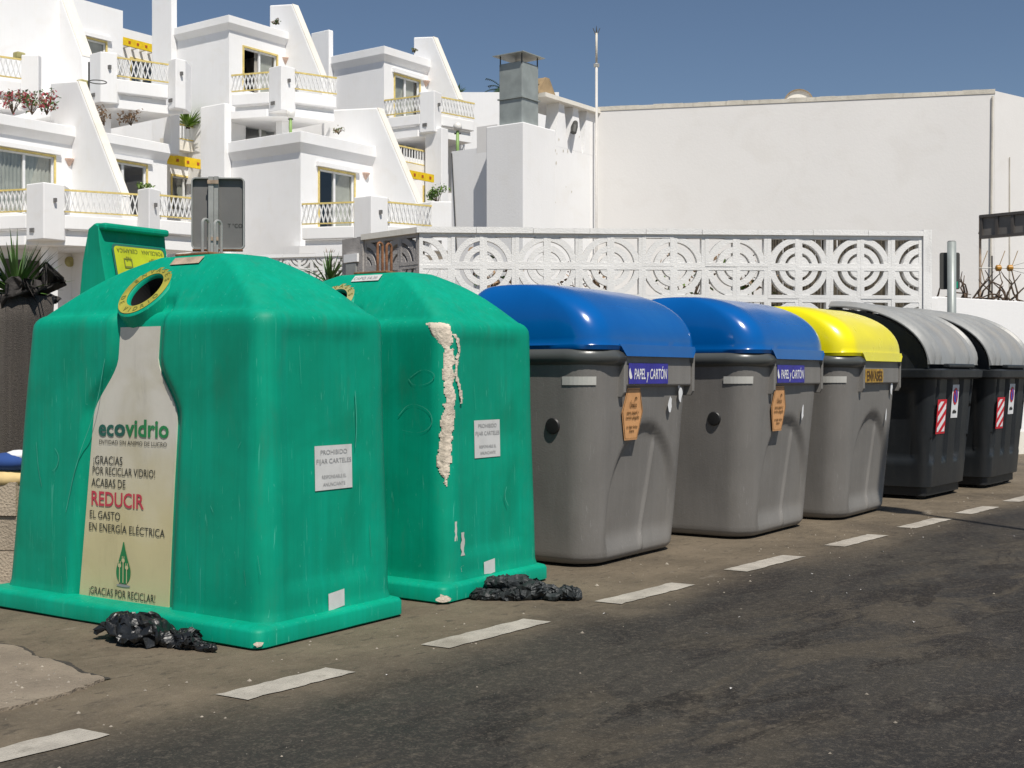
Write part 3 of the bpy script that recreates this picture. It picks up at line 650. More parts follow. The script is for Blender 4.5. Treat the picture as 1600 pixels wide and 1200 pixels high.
# ------------------------------------------------------------------ side-loading bins with domed lids
def recess(u, z):
    """arched hollow low on the road side"""
    c, w = .61, .46; zb, top = .30, .87
    e = max(0, (z-zb)/(top-zb)); q = math.hypot((u-c)/w, e) if z > zb else abs(u-c)/w
    return sm(0, .14, 1-q)*sm(.03, .2, z)
def BX0(z): return lerp(0, -.115, sm(-.2, 1.25, z)*1.0)
def by0(z): return lerp(.0, -.09, z/1.25)
BR = dict(x0=lambda z: lerp(0, -.12, z/1.25), x1=lambda z: lerp(1.16, 1.24, z/1.25), y0=by0, y1=lambda z: lerp(.86, 1.02, z/1.25))
def bring(z, e=0.0, r=.17, n=(80, 8, 8, 10)): return rring(BR['x0'](z)+e, BR['x1'](z)-e, BR['y0'](z)+e, BR['y1'](z)-e, r, z, 8, n)
def domed_bin(label, C, deg, lidm, opt):
    U, V = axes(deg)
    t = thing('recycling_bin', label, 'bin', (C.x, C.y, 0), math.atan2(U.y, U.x), 'grey recycling bins with domed lids')
    rings = [bring(.012, .05), bring(.022, .02), bring(.045, .004)]+[bring(.06+.03*k) for k in range(41)]
    out = []
    for r in rings:
        q = []
        for x, y, z in r:
            if y < .12 and x > .1:
                k = recess(x, z); y += .035*k
                gl = abs(x-(.62+.2*z))                                    # raised drip edge
                y -= .016*(1-sm(0, .03, gl))*sm(.03, .1, z)*(1-sm(.70, .76, z))
            nn = noise.noise(Vector((x*1.7+C.x, y*1.7, z*1.7)))*.005
            q.append((x+nn, y-nn, z))
        out.append(q)
    MB().loft(out).build('body', 'bin_grey', t, 60)
    # collar of the road side, with two hanging fins
    y_ = by0(1.22)
    co = MB().box(.22, 1.13, y_-.022, y_+.05, 1.085, 1.285).build('collar', 'bin_grey', t, bevel=.012)
    for x in (.20, 1.13): MB().prism([(y_-.034, 1.288), (y_+.06, 1.288), (y_+.06, 1.02), (y_-.012, 1.02), (y_-.03, 1.05)], lambda y, z, h: (h, y, z), x, x+.03).build('fin', 'bin_grey', co, bevel=.004)
    # rolled rim round the near end, back and far end
    def rimpath(x0, x1, y0, y1, r):
        P = []
        R = rring(x0, x1, y0, y1, r, 1.262, 8, (6, 6, 6, 6)); return R
    R = rimpath(-.10, 1.22, -.085, 1.02, .18); n = len(R)
    # ring starts at the -x/-y corner; take everything but the middle of the -y side
    k0 = [i for i, p in enumerate(R) if p[1] < -.08 and .2 < p[0] < 1.15]
    path = [R[i % n] for i in range(max(k0)+1, min(k0)+n)]
    path = [(.20, -.085, 1.262)] + [p for p in path[::-1]] + [(1.14, -.085, 1.262)]
    MB().tube(path, .052, 12).build('rolled_rim', 'bin_rim', t, True)
    MB().tube([(p[0], p[1], p[2]+.055) for p in path], .022, 8).build('rim_lip', 'bin_rim', t, True)
    # domed lid
    L_ = []
    z0 = 1.335
    for k in range(17):
        q = k/16; a = q*math.pi/2; t_ = math.sin(a); h = .392*t_; c_ = 1-(1-t_**2.15)**(1/2.15) if k < 16 else 1.0
        fx = .17*c_; ff = .70*c_; fb = .12*c_
        L_.append([(x, y, z0+h-.045*max(0, (y-.35))*math.sin(a)) for x, y, _ in rring(-.13+fx, 1.25-fx, -.125+ff, .92-fb, .17-.02*q, 0, 8, (14, 8, 10, 8))])
    L_ = [[(x, y, z+.006*noise.noise(Vector((x*2.3+C.y, y*2.3, z)))) for x, y, z in r] for r in L_]
    edge = [[(x, y, z0-.03) for x, y, z in rring(-.123, 1.243, -.118, .913, .16, 0, 8, (14, 8, 10, 8))], [(x, y, z0-.004) for x, y, z in rring(-.133, 1.253, -.128, .923, .17, 0, 8, (14, 8, 10, 8))]]
    lid = MB().loft(edge+L_, False, True).build('lid', lidm, t, 50)
    # the lid's front flap, lower than the rest and cut off slantwise at its ends
    zl = 1.268; prof = [(-.105, 1.34), (-.130, 1.34), (-.134, zl+.03), (-.138, zl), (-.112, zl)]
    rg = []
    for x, dz in ((.13, .06), (.20, 0.0), (.215, 0), (1.07, 0), (1.105, .0), (1.14, .05)): rg.append([(x, y, max(z, zl+dz)) for y, z in prof])
    MB().loft(rg).build('lid_flap', lidm, lid, 40)
    for x in (.93, .98):
        for z in (1.36, 1.40): MB().loft([[(x+r*math.cos(q), -.128-h+.02*(z-1.33)/.04, z+r*math.sin(q)) for q in [k*.785 for k in range(8)]] for r, h in ((.007, -.01), (.007, .006), (.003, .009))]).build('rivet', 'bin_tape', lid)
    # hinge arms behind the lid
    for x in (-.13, 1.13):
        MB().prism([(.82, 1.26), (1.05, 1.26), (1.10, 1.50), (1.10, 1.64), (1.03, 1.715), (.90, 1.715), (.80, 1.6)], lambda y, z, h: (h, y, z), x, x+.10).build('hinge_arm', 'bin_grey', t, bevel=.03)
    # lifting pin
    if opt.get('knob'):
        kx = BR['x0'](.85); MB().loft([[(kx-h, .21+r*math.cos(q), .85+r*math.sin(q)) for q in [k*.3927 for k in range(16)]] for r, h in ((.050, -.03), (.050, .006), (.044, .013), (.030, .015))]).build('lifting_pin', 'rubber', t, 40)
    # reflective tape under the near rim
    def cornerp(a, z, off):
        r = .17; x0, y0 = BR['x0'](z), by0(z); arc = r*math.pi/2
        if a < -arc/2: p = (x0-off, y0+r+(-arc/2-a))
        elif a > arc/2: p = (x0+r+(a-arc/2), y0-off)
        else: q = math.pi*1.25+a/r; p = (x0+r+(r+off)*math.cos(q), y0+r+(r+off)*math.sin(q))
        return (p[0], p[1], z)
    mb = MB()
    for k in range(8): mb.quad(cornerp(-.17+.026*k, 1.095, .006), cornerp(-.17+.026*(k+1), 1.095, .006), cornerp(-.17+.026*(k+1), 1.145, .006), cornerp(-.17+.026*k, 1.145, .006))
    mb.build('reflective_tape', 'bin_tape', t)
    # prints on the road side
    def fy(a, z, off=.006):
        if z > 1.086: return (a, y_-.022-off, z)
        return (a, by0(z)+.035*recess(a, z)-off-.006, z)
    if opt['kind'] == 'paper':
        s = patch('sticker', rect(.262, .78, 1.10, 1.228), fy, 'sticker_purple', t)
        v, f = text_mb('PAPEL y CARTÓN', .09); ww = max(x for x, y in v)
        text('lettering', 'PAPEL y CARTÓN', .09, lambda a, b: fy(.325+a+b*.12, 1.13+b, .008), 'ink_white', s, 'LEFT', .0012, .43/ww)
        patch('emblem', [(.285+.022*math.cos(q), 1.165+.036*math.sin(q)) for q in [k*.4 for k in range(5, 15)]], lambda a, b: fy(a, b, .008), 'ink_white', s)
        HX = .07; hx = [(.225+HX, 1.075), (.385+HX, 1.075), (.44+HX, .93), (.385+HX, .755), (.225+HX, .755), (.17+HX, .93)]
        h = patch('notice', hx, lambda a, b: (a, by0(b)-.012, b), 'sticker_orange', t)
        mb = MB()
        for (a, b), (a2, b2) in zip(hx, hx[1:]+hx[:1]):
            cx, cz = .305+HX, .92; i0 = (lerp(a, cx, .06), lerp(b, cz, .06)); i1 = (lerp(a2, cx, .06), lerp(b2, cz, .06)); j0 = (lerp(a, cx, .10), lerp(b, cz, .07)); j1 = (lerp(a2, cx, .10), lerp(b2, cz, .07))
            mb.add([(p[0], by0(p[1])-.0145, p[1]) for p in (i0, i1, j1, j0)], [(0, 1, 2, 3)])
        mb.build('border', 'ink_brown', h)
        fh = lambda a, b, o_: (a, by0(b)-.010-o_, b)
        for txt, z, sz, w in (('Único', .955, .05, .09), ('para papel y', .915, .03, .15), ('cartón plegado', .885, .03, .17), ('no dejar bolsas', .83, .022, .14), ('fuera', .805, .022, .06)):
            v, f = text_mb(txt, sz); ww = max(x for x, y in v)
            text('lettering', txt, sz, lambda a, b: fh(.305+HX-w/2+a, z+b, .006), 'ink_brown', h, 'LEFT', .0005, w/ww)
        mb = MB(); f_ = lambda a, b: fh(a, b, .006)
        q = [(.335+HX+.016*math.cos(k*.5), 1.005+.016*math.sin(k*.5)) for k in range(9)]+[(.335+HX+.009*math.cos(k*.5), 1.005+.009*math.sin(k*.5)) for k in range(8, -1, -1)]
        mb.add([f_(*p) for p in q], [tuple(range(len(q)))]); mb.build('emblem', 'ink_brown', h)
    else:
        s = patch('sticker', [(.24, 1.10), (.26, 1.095), (.69, 1.096), (.70, 1.15), (.69, 1.205), (.25, 1.205)], lambda a, b: (a, y_-.027, b), 'sticker_gold', t)
        tag(s, 'worn gold sticker with dark lettering')
        v, f = text_mb('ENVASES', .11); ww = max(x for x, y in v)
        text('lettering', 'ENVASES', .11, lambda a, b: (.275+a, y_-.030, 1.112+b), 'ink_brown', s, 'LEFT', .003, .39/ww)
    for a, z, w, h in opt['scraps']:
        P = [(a+w*math.cos(q)*random.uniform(.5, 1.2), z+h*math.sin(q)*random.uniform(.6, 1.2)) for q in [k*.57 for k in range(11)]]
        patch('torn_paper', P, lambda a, b: (a, by0(b)+.04*recess(a, b)-.02, b), 'ink_white', t)
    return t
BA = 34.0; BU, BV = axes(BA)
def near(px, py): return G(px, py)-BU*1.12
B1, B2, B3 = G(1056, 857)-BU*1.12, G(1260, 821)-BU*1.12, G(1384, 796)-BU*1.12
domed_bin('blue lidded paper bin right beside the second green container', B1, BA, 'lid_blue', dict(kind='paper', knob=True, scraps=((.86, .97, .03, .055), (1.0, 1.03, .028, .06), (.97, 1.10, .02, .03))))
domed_bin('blue lidded paper bin between the other blue bin and the yellow one', B2, BA, 'lid_blue', dict(kind='paper', knob=True, scraps=((.83, .87, .02, .06),)))
domed_bin('grey bin with a yellow lid and worn gold sticker', B3, BA, 'lid_yellow', dict(kind='pack', knob=False, scraps=((.98, 1.05, .03, .07), (.88, .82, .022, .06))))

# ------------------------------------------------------------------ dark bins with ribbed roll lids
def dark_bin(label, C, deg, lamp=False):
    U, V = axes(deg); t = thing('waste_bin', label, 'bin', (C.x, C.y, 0), math.atan2(U.y, U.x), 'dark waste bins with ribbed lids')
    W, D = 1.12, .95
    def ring(z, e=0.0): return rring(lerp(.04, -.07, z/1.18)+e, W-lerp(.04, -.07, z/1.18)-e, lerp(.03, -.06, z/1.18)+e, D+.03-e, .09, z, 5, (60, 8, 8, 20))
    zs = [.12, .14]+[.16+.03*k for k in range(34)]
    rings = [ring(.11, .03)]+[ring(z) for z in zs]; out = []
    for r in rings:
        q = []
        for x, y, z in r:
            if y < .04 and .05 < x < W-.05:                  # two tall raised panels, the hollows between, and the belt below
                p = max(sm(0, .025, .125-abs(x-c)) for c in (.24, .58, .92)) if z > .34 else 1
                p2 = .5*sm(0, .02, .05-abs(x-.42))*(1 if .36 < z < .86 else 0)
                y += .045*(1-max(p, p2))*sm(.34, .40, z)
            if x < .04 and .1 < y < D-.05: x += .03*sm(0, .05, min(y-.12, D-.12-y))*sm(.34, .40, z)*(1-sm(1.0, 1.05, z))
            q.append((x, y, z))
        out.append(q)
    MB().loft(out).build('body', 'bin_dark', t, 40)
    MB().loft([rring(x0, W-x0, x0, D+.06-x0, .10, z, 5, (6, 6, 6, 6)) for x0, z in ((-.09, 1.12), (-.125, 1.135), (-.13, 1.20), (-.10, 1.215))]).build('rim', 'bin_dark', t, 40)
    MB().loft([rring(.06, W-.06, .06, D-.04, .06, z, 4, (4, 4, 4, 4)) for z in (.035, .115)]).build('undercarriage', 'rubber', t)
    for x in (.12, W-.18):
        for y in (.13, D-.18): MB().loft([[(x+h, y+.055*math.cos(q), .058+.055*math.sin(q)) for q in [k*.5236 for k in range(12)]] for h in (0, .05)]).build('wheel', 'rubber', t, 40)
    # rolled lid: an arc from the front lip to the back, ribbed across
    A, B, zc = D+.03, .60, 1.22
    prof = []
    for k in range(19):
        a = math.pi/2*k/18; prof.append((-.06+A*(1-math.cos(a))**.95*1.0, zc+.035+B*math.sin(a)**.95-.02*k/18))
    nrm = []
    for i in range(19):
        p, q = prof[max(0, i-1)], prof[min(18, i+1)]; dx, dz = q[0]-p[0], q[1]-p[1]; l = math.hypot(dx, dz); nrm.append((-dz/l, dx/l))
    rg = []; nu = 66
    for k in range(nu+1):
        x = lerp(-.13, W+.13, k/nu); s = (x+.13)/(W+.26)
        rib = 0
        for c in (.05, .17, .46, .76, .95): rib = max(rib, sm(0, .016, .028-abs(s-c)))
        edge_ = sm(0, .02, min(s, 1-s)); h = .026*rib-.02*(1-edge_)
        top = [(x, y+n[0]*h*sm(0, .12, (i+.6)/19), z+n[1]*h*sm(0, .12, (i+.6)/19)) for i, ((y, z), n) in enumerate(zip(prof, nrm))]
        bot = [(x, y-n[0]*.03, z-n[1]*.03) for (y, z), n in zip(prof, nrm)][::-1]
        rg.append(top+bot)
    lid = MB().loft(rg).build('lid', 'lid_grey', t, 45)
    MB().box(.22, W-.16, -.115, -.05, 1.225, 1.262).build('lid_handle', 'bin_dark', lid, bevel=.01)
    for x in (-.07, W+.02):                                   # side walls that close the ends under the lid
        P = [(prof[i][0]+.05, prof[i][1]-.045) for i in range(0, 19)]+[(prof[-1][0], 1.2), (prof[0][0]+.05, 1.2)]
        MB().prism(P, lambda y, z, h: (h, y, z), x, x+.05).build('side_wall', 'bin_dark', t)
    for x in (.1, W-.25): MB().box(x, x+.15, D-.02, D+.07, 1.70, 1.815).build('hinge', 'rubber', t, bevel=.01)
    # striped reflector and no-parking sticker
    def fy(a, z, off=.008): return (a, lerp(.03, -.06, z/1.18)-off, z)
    x0, x1, z0, z1 = .10, .35, .61, .93
    mb = patch('reflector', rect(x0, x1, z0, z1), lambda a, b: fy(a, b, .006), 'ink_signred', t)
    st = MB(); i0, i1, j0, j1 = x0+.022, x1-.022, z0+.02, z1-.02
    for k in range(-1, 4):
        zb = j0+.105*k; P = [(i0, zb-.02), (i1, zb+.105), (i1, zb+.16), (i0, zb+.035)]
        Q = []                                               # clip to the inner rectangle
        def clip(P, axis, lim, sgn):
            out = []
            for p, q in zip(P, P[1:]+P[:1]):
                a, b = sgn*(p[axis]-lim), sgn*(q[axis]-lim)
                if a >= 0: out.append(p)
                if a*b < 0: r = a/(a-b); out.append((lerp(p[0], q[0], r), lerp(p[1], q[1], r)))
            return out
        P = clip(P, 1, j0, 1); P = clip(P, 1, j1, -1) if len(P) > 2 else P
        if len(P) > 2: st.add([fy(a, b, .009) for a, b in P], [tuple(range(len(P)))])
    st.build('white_stripes', 'ink_white', mb)
    np_ = patch('no_parking_sticker', rect(.49, .68, .75, 1.065), lambda a, b: fy(a, b, .006), 'ink_white', t)
    cx, cz = .583, .955
    for m_, r, o_ in (('ink_signred', .07, .009), ('ink_blue', .052, .0115)):
        patch('sign_disc', [(cx+r*math.cos(k*.314), cz+r*1.15*math.sin(k*.314)) for k in range(20)], lambda a, b: fy(a, b, o_), m_, np_)
    patch('sign_slash', [(cx-.04, cz+.048), (cx-.03, cz+.058), (cx+.04, cz-.048), (cx+.03, cz-.058)], lambda a, b: fy(a, b, .014), 'ink_signred', np_)
    patch('tow_truck', [(cx-.055, .795), (cx+.055, .795), (cx+.055, .815), (cx+.02, .818), (cx+.01, .835), (cx-.005, .82), (cx-.03, .828), (cx-.055, .815)], lambda a, b: fy(a, b, .009), 'ink_black', np_)
    return t
DA = 37.0; DU, DV = axes(DA)
dark_bin('dark waste bin with ribbed grey lid next to the yellow lidded bin', G(1452, 783), DA)
dark_bin('dark waste bin with ribbed grey lid ending the row by the white wall', G(1547, 765), DA)

# ------------------------------------------------------------------ black plastic bags on the ground
def bag(name, label, c, rz, m, seed, blobs):
    """film heaped in a few crushed lumps"""
    t = thing(name, label, 'plastic bag', (c.x, c.y, 0), rz)
    for k, (box, off, nd) in enumerate(blobs):
        mb = MB(); nu, nv = 84, 38; rings = []
        for j in range(nv+1):
            a = math.pi*(j+.5)/(nv+1)-math.pi/2
            rings.append([(off[0]+box[0]/2*math.cos(a)*math.cos(b)*(1+.25*noise.noise(Vector((math.cos(b)*1.5, math.sin(b)*1.5, seed+k)))), off[1]+box[1]/2*math.cos(a)*math.sin(b)*(1+.25*noise.noise(Vector((math.cos(b)*1.5, math.sin(b)*1.5, seed+k+5)))), box[2]*.42+box[2]*.62*math.sin(a)) for b in [2*math.pi*q/nu for q in range(nu)]])
        o = mb.loft(rings).build('crumpled_film', m, t)
        dent(o, int(nd*.7), min(box[0], box[1])*.42, box[2]*.13, seed*7+k, 1.0); dent(o, nd*2, min(box[0], box[1])*.22, box[2]*.07, seed*9+k, 1.25)
        rr = random.Random(seed+k*3); dirs = []
        for q in range(7): dv_ = Vector((rr.gauss(0, 1), rr.gauss(0, 1), rr.gauss(0, 1))).normalized(); dirs.append((dv_, rr.uniform(5, 8)*1.2**q, rr.random(), .012*.78**q))
        for v in o.data.vertices:                          # sharp creases running every way
            p = v.co+Vector((noise.noise(v.co*12), noise.noise(v.co*12+Vector((5, 5, 5))), noise.noise(v.co*12+Vector((9, 2, 5)))))*.03; c_ = 0
            for dv_, f_, ph, am in dirs: q_ = p.dot(dv_)*f_+ph; c_ += am*(4*abs(q_-math.floor(q_)-.5)-1)
            v.co += v.normal*c_
        for v in o.data.vertices:
            v.co += Vector((noise.noise(v.co*40), noise.noise(v.co*40+Vector((3, 3, 3))), noise.noise(v.co*40+Vector((8, 1, 3)))))*.004
            if v.co.z < .003: v.co.z = .003+.002*noise.noise(v.co*30)
        for p in o.data.polygons: p.use_smooth = True
        o.data.set_sharp_from_angle(angle=math.radians(18))
    return t
bag('plastic_bag', 'crumpled black plastic bag against the foot below the poster', G(232, 1004), RZ+math.radians(94), 'bag_black', 3,
    [((.42, .22, .125), (.06, .02), 26), ((.36, .17, .075), (.08, -.06), 22), ((.22, .12, .075), (-.19, -.015), 14), ((.20, .06, .035), (-.30, -.02), 8)])
bag('plastic_bag', 'flattened black plastic bag lying beside the second green container', G(822, 934), math.radians(-12), 'bag_dusty', 21,
    [((.30, .21, .125), (-.13, .03), 26), ((.36, .18, .085), (.03, .0), 24), ((.26, .15, .07), (.17, -.01), 20), ((.32, .12, .045), (-.14, -.07), 12)])
# scratches on the poster side and the road side of the containers
def scratches(t, N, U, V, lines, road=False):
    for pts, w in lines:
        P = []
        for _ in range(2 if len(pts) > 2 else 0):
            pts = [pts[0]]+[q for a, b in zip(pts, pts[1:]) for q in ((lerp(a[0], b[0], .25), lerp(a[1], b[1], .25)), (lerp(a[0], b[0], .75), lerp(a[1], b[1], .75)))]+[pts[-1]]
        for px, py in pts:
            k = (px-800)/F
            if road: p = N+V*.06; s = (p.x-k*p.y)/(k*U.y-U.x); d = p.y+U.y*s; z = HC+(HOR-py)*d/F; P.append((s-GX, gs0(z)-.004, z))
            else: p = N+U*.10; s = (p.x-k*p.y)/(k*V.y-V.x); d = p.y+V.y*s; z = HC+(HOR-py)*d/F; P.append((gx0(z)-.005, s-GY, z))
        mb = MB(); ax = 0 if road else 1
        for i, (p, q) in enumerate(zip(P, P[1:])):
            w0, w1 = w*(.35 if i == 0 else 1), w*(.35 if i == len(P)-2 else 1); a, b, c, d = list(p), list(p), list(q), list(q); a[ax] -= w0; b[ax] += w0; c[ax] += w1; d[ax] -= w1
            mb.quad(a, b, c, d)
        mb.build('scratch', 'scratch', t)
mat('scratch', (0.06, 0.40, 0.28), .6, .2, 20)
scratches(g1, N1, U1, V1, [([(163, 560), (150, 640), (120, 720), (104, 800)], .0022), ([(86, 700), (93, 712), (90, 730), (82, 736)], .002), ([(57, 690), (60, 730), (66, 760)], .0018), ([(104, 870), (107, 905)], .003), ([(98, 900), (101, 930)], .002),
    ([(294, 868), (299, 905)], .0025), ([(383, 890), (386, 915)], .0022), ([(404, 868), (409, 898)], .003), ([(372, 700), (377, 690)], .003), ([(330, 790), (334, 800)], .004)])
scratches(g2, N2, U2, V2, [([(640, 590), (660, 575), (682, 585), (670, 600), (645, 603), (638, 592)], .0022), ([(622, 650), (640, 628), (672, 640), (677, 665), (655, 678), (628, 672)], .0022)])
scratches(g1, N1, U1, V1, [([(556, 610), (558, 660), (555, 700)], .002), ([(470, 540), (472, 600)], .0016), ([(575, 820), (577, 870)], .002)], True)
scratches(g2, N2, U2, V2, [([(790, 760), (786, 775), (792, 790)], .002), ([(742, 600), (744, 640)], .0016)], True)
# ------------------------------------------------------------------ breeze-block walls
def block_mesh(b, dep, m, name):
    mb = MB(); w = .115*b
    for (x0, x1, z0, z1) in ((0, b, 0, w), (0, b, b-w, b), (0, w, w, b-w), (b-w, b, w, b-w)): mb.box(x0-b/2, x1-b/2, 0, dep, z0-b/2, z1-b/2)
    for r0, r1 in ((.17, .355), (.45, .635), (.765, .95)):
        n = 9; rings = []
        for k in range(n+1):
            a = math.pi/2*k/n; c, s = math.cos(a), math.sin(a)
            # the quarter circle is centred on the block's corner and stops inside the frame
            rings.append([(max(w*.7, r*c*b)-b/2, y, max(w*.7, r*s*b)-b/2) for r, y in ((r0, .004), (r1, .004), (r1, dep-.004), (r0, dep-.004))])
        mb.loft(rings)
    return mb.mesh(name, m)
def breeze_wall(name, label, A, B, ztop, rows, cols, b, m, start_right=True, cop='coping', plinth=True, rowflip=0, dep=.095):
    """A,B: left and right ends in plan as seen from the street"""
    A, B = Vector(A), Vector(B); d = (B-A); L = d.length; rz = math.atan2(d.y, d.x)
    t = thing(name, label, 'wall', (A.x, A.y, 0), rz); me = block_mesh(b, dep, m, 'block')
    bx = L/cols; ROT = {(1, 1): 0, (0, 1): 1, (0, 0): 2, (1, 0): 3}
    for i in range(cols):
        for j in range(rows):
            right = (i % 2 == 0) == start_right; up = ((j+rowflip) % 2 == 0)
            # a block right of its circle's centre and above it shows the quarter unturned
            k = {(True, True): 0, (False, True): -math.pi/2, (False, False): math.pi, (True, False): math.pi/2}[(right, up)]
            inst(me, 'block', t, (bx*(i+.5), random.uniform(-.004, .004), ztop-.06-b*(j+.5)), (0, k, 0), (bx/b if abs(math.sin(k)) < .5 else 1, 1, 1 if abs(math.sin(k)) < .5 else bx/b))
    zb = ztop-.06-b*rows
    if plinth: MB().box(-.02, L+.02, -.02, dep+.02, -.02, zb).build('plinth', 'plaster', t)
    mb = MB(); n = max(2, int(L/.6)); 
    for k in range(n): mb.box(L*k/n+.002-(.03 if k == 0 else 0), L*(k+1)/n-.002+(.03 if k == n-1 else 0), -.025+random.uniform(-.006, .004), dep+.025, ztop-.06, ztop+random.uniform(-.008, .006))
    mb.build('coping', cop, t)
    return t, L
WA, WB = P3(655, 355, 14.0), P3(1441, 357, 14.35)
ZW = 2.774
wall, WL = breeze_wall('breeze_block_wall', 'white breeze block wall of concentric circles behind the recycling bins', (WA.x, WA.y, 0), (WB.x, WB.y, 0), ZW, 5, 16, .3525, 'block_white', True, 'block_white', rowflip=0)
MB().box(WL+.003, WL+.10, -.03, .17, -.02, ZW+.01).build('end_post', 'block_white', wall)
WC = P3(569, 366, 14.72)
w2, L2_ = breeze_wall('breeze_block_wall', 'grey breeze block wall meeting the white one at its corner', (WC.x, WC.y, 0), (WA.x-.012, WA.y+.012, 0), ZW-.004, 5, 3, .34, 'block_grey', True, 'plaster_cream')  # end wall coloured a darker grey than the white front wall
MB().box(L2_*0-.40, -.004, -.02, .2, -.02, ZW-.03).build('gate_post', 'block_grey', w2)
MB().box(-.30, -.10, -.045, -.022, 1.75, 2.45).build('meter_door', 'galv_pale', w2, bevel=.006)
MB().box(-.33, -.07, -.05, -.022, 2.465, 2.56).build('meter_door_head', 'plaster', w2)
LA, LB = P3(392, 398, 22.5), P3(545, 400, 22.0)
breeze_wall('breeze_block_wall', 'lower white breeze block wall under the middle apartment balcony', (LA.x, LA.y, 0), (LB.x, LB.y, 0), 3.27, 3, 8, .215, 'block_white', True, 'plaster', rowflip=1)
# reed screen hung behind the right part of the wall
mb = MB(); a, b = P3(1195, 400, 15.1), P3(1436, 400, 15.2)
for k in range(230):
    p = a.lerp(b, k/230); zt = 2.83+random.uniform(-.06, .02); mb.tube([(p.x, p.y+random.uniform(-.02, .02), 0), (p.x+random.uniform(-.03, .03), p.y+random.uniform(-.02, .02), zt)], .011, 4)
o = mb.build('reed_screen', 'reed'); tag(o, 'brown reed screen hanging behind the breeze block wall', 'screen')
for px, lab, ms in ((775, 'dry bush behind the leftmost full circle of the white block wall', [('leaf_dry', .8), ('leaf_dark', .2)]), (905, 'dry reddish shrub showing through the middle of the white block wall', [('leaf_dry', 1)]), (1075, 'yellowing shrub showing through the block wall beside the reed screen', [('leaf_dry', .6), ('leaf_bright', .4)]), (1178, 'golden dry shrub at the left edge of the reed screen', [('leaf_dry', .7), ('leaf_bright', .3)])):
    p = P3(px, 400, 14.75); bush('shrub', lab, (p.x, p.y, 1.75), .33, .45, 170, ms, .045, ry=.18)

# ------------------------------------------------------------------ big plain white house
QD = 24.0
qa, qb = P3(1555, 142, QD), P3(930, 170, 25.6); QZ = qa.z
house = thing('white_house', 'plain white house with a blank rendered wall and metal chimney', 'house', (qa.x, qa.y, 0))
def qv(p, z): return (p.x-qa.x, p.y-qa.y, z)
AU, AV = axes(36)
back_r = qa+Vector((.80, .60, 0))*9; back_l = qb+Vector((.1, 9, 0))
nq = qb-AU*1.65                                            # near end of the side wall that carries the chimney
base = [qa, back_r, back_l, qb]
def house_box(poly, z0, z1, name, m, parent=None):
    mb = MB(); mb.prism([(p.x-qa.x, p.y-qa.y) for p in poly], lambda x, y, h: (x, y, h), z0, z1); return mb.build(name, m, parent or house)
house_box(base, -.02, QZ, 'wall', 'plaster_big')
par = []
for p, q in zip(base, base[1:]+base[:1]): pass
# roof edge a little weathered
mb = MB(); n = 26
for k in range(n):
    p, q = qb.lerp(qa, k/n), qb.lerp(qa, (k+1)/n); h = random.uniform(.0, .015)
    nn = Vector((-(qa-qb).y, (qa-qb).x, 0)).normalized()*-.012
    mb.prism([(x.x-qa.x, x.y-qa.y) for x in (p+nn, q+nn, q-nn*14, p-nn*14)], lambda x, y, h_: (x, y, h_), QZ-.05, QZ+.025+h)
mb.build('roof_edge', 'coping', house)
# side wall running towards the street, with its sawtooth-notched parapet
WN = AV*-1; ew = AV*.3
sw = [nq, qb+AU*.02, qb+AU*.02+ew*6, nq+ew*6]
zs = HC+(HOR-192)*24.4/F
house_box(sw, -.02, QZ-.95, 'side_wall', 'plaster')
mb = MB(); L_ = 1.67; prof = []; zb, zt = QZ-.95, QZ+.02
teeth = [(.0, .30), (.52, .80), (1.02, 1.32)]
P = [(0, zb), (L_, zb), (L_, zt)]
for a, b in ((1.02, 1.34), (.52, .86), (.02, .36)):
    P += [(b, zt), (b-.09, zt-.55), (a+.09, zt-.55), (a, zt)]
P += [(0, zt)]
ar = lambda a, z, h: (nq.x-qa.x+AU.x*a+AV.x*h, nq.y-qa.y+AU.y*a+AV.y*h, z)
for a0, a1 in ((.36, .52), (.86, 1.02), (1.34, 1.67)):     # merlons with sloping cheeks
    mb.prism([(a0-.14, zb+.0), (a1+.14 if a1 < 1.6 else a1, zb+.0), (a1, zt-.12), (a0, zt-.12)], ar, -.002, .28)
mb.build('parapet', 'plaster', house)
mb = MB(); mb.prism([(-.25, zt-.12), (1.70, zt-.12), (1.70, zt-.04), (-.25, zt-.04)], ar, -.10, .9); mb.build('roof_slab', 'plaster_cream', house)
mb = MB(); mb.prism([(-.30, zt-.04), (.35, zt-.04), (.1, zt+.30), (-.02, zt+.30)], ar, .05, .7); mb.build('roof_gable', 'roof_tan', house)
# chimney breast and duct
cq = P3(818, 190, 23.4)
mb = MB(); 
def cb(a, h): return (cq.x-qa.x+AU.x*a+AV.x*h, cq.y-qa.y+AU.y*a+AV.y*h)
ch = [cb(0, 0), cb(1.05, 0), cb(1.05, .86), cb(0, .86)]
mb.prism(ch, lambda x, y, h: (x, y, h), -.02, cq.z); mb.build('chimney_breast', 'plaster', house, bevel=.02)
mb = MB(); dt = [cb(.09, .10), cb(.62, .10), cb(.62, .62), cb(.09, .62)]
zd = HC+(HOR-96)*23.6/F; zm = HC+(HOR-152)*23.6/F
mb.prism(dt, lambda x, y, h: (x, y, h), cq.z-.02, zm-.012); duct = mb.build('duct', 'galv', house, bevel=.01)
mb = MB(); mb.prism([(p[0], p[1]) for p in dt], lambda x, y, h: (x, y, h), zm+.012, zd); mb.build('duct_section', 'galv', house, bevel=.01)
mb = MB(); e = .025; mb.prism([cb(.09-e, .10-e), cb(.62+e, .10-e), cb(.62+e, .62+e), cb(.09-e, .62+e)], lambda x, y, h: (x, y, h), zm-.012, zm+.012); mb.build('duct_flange', 'galv', duct)
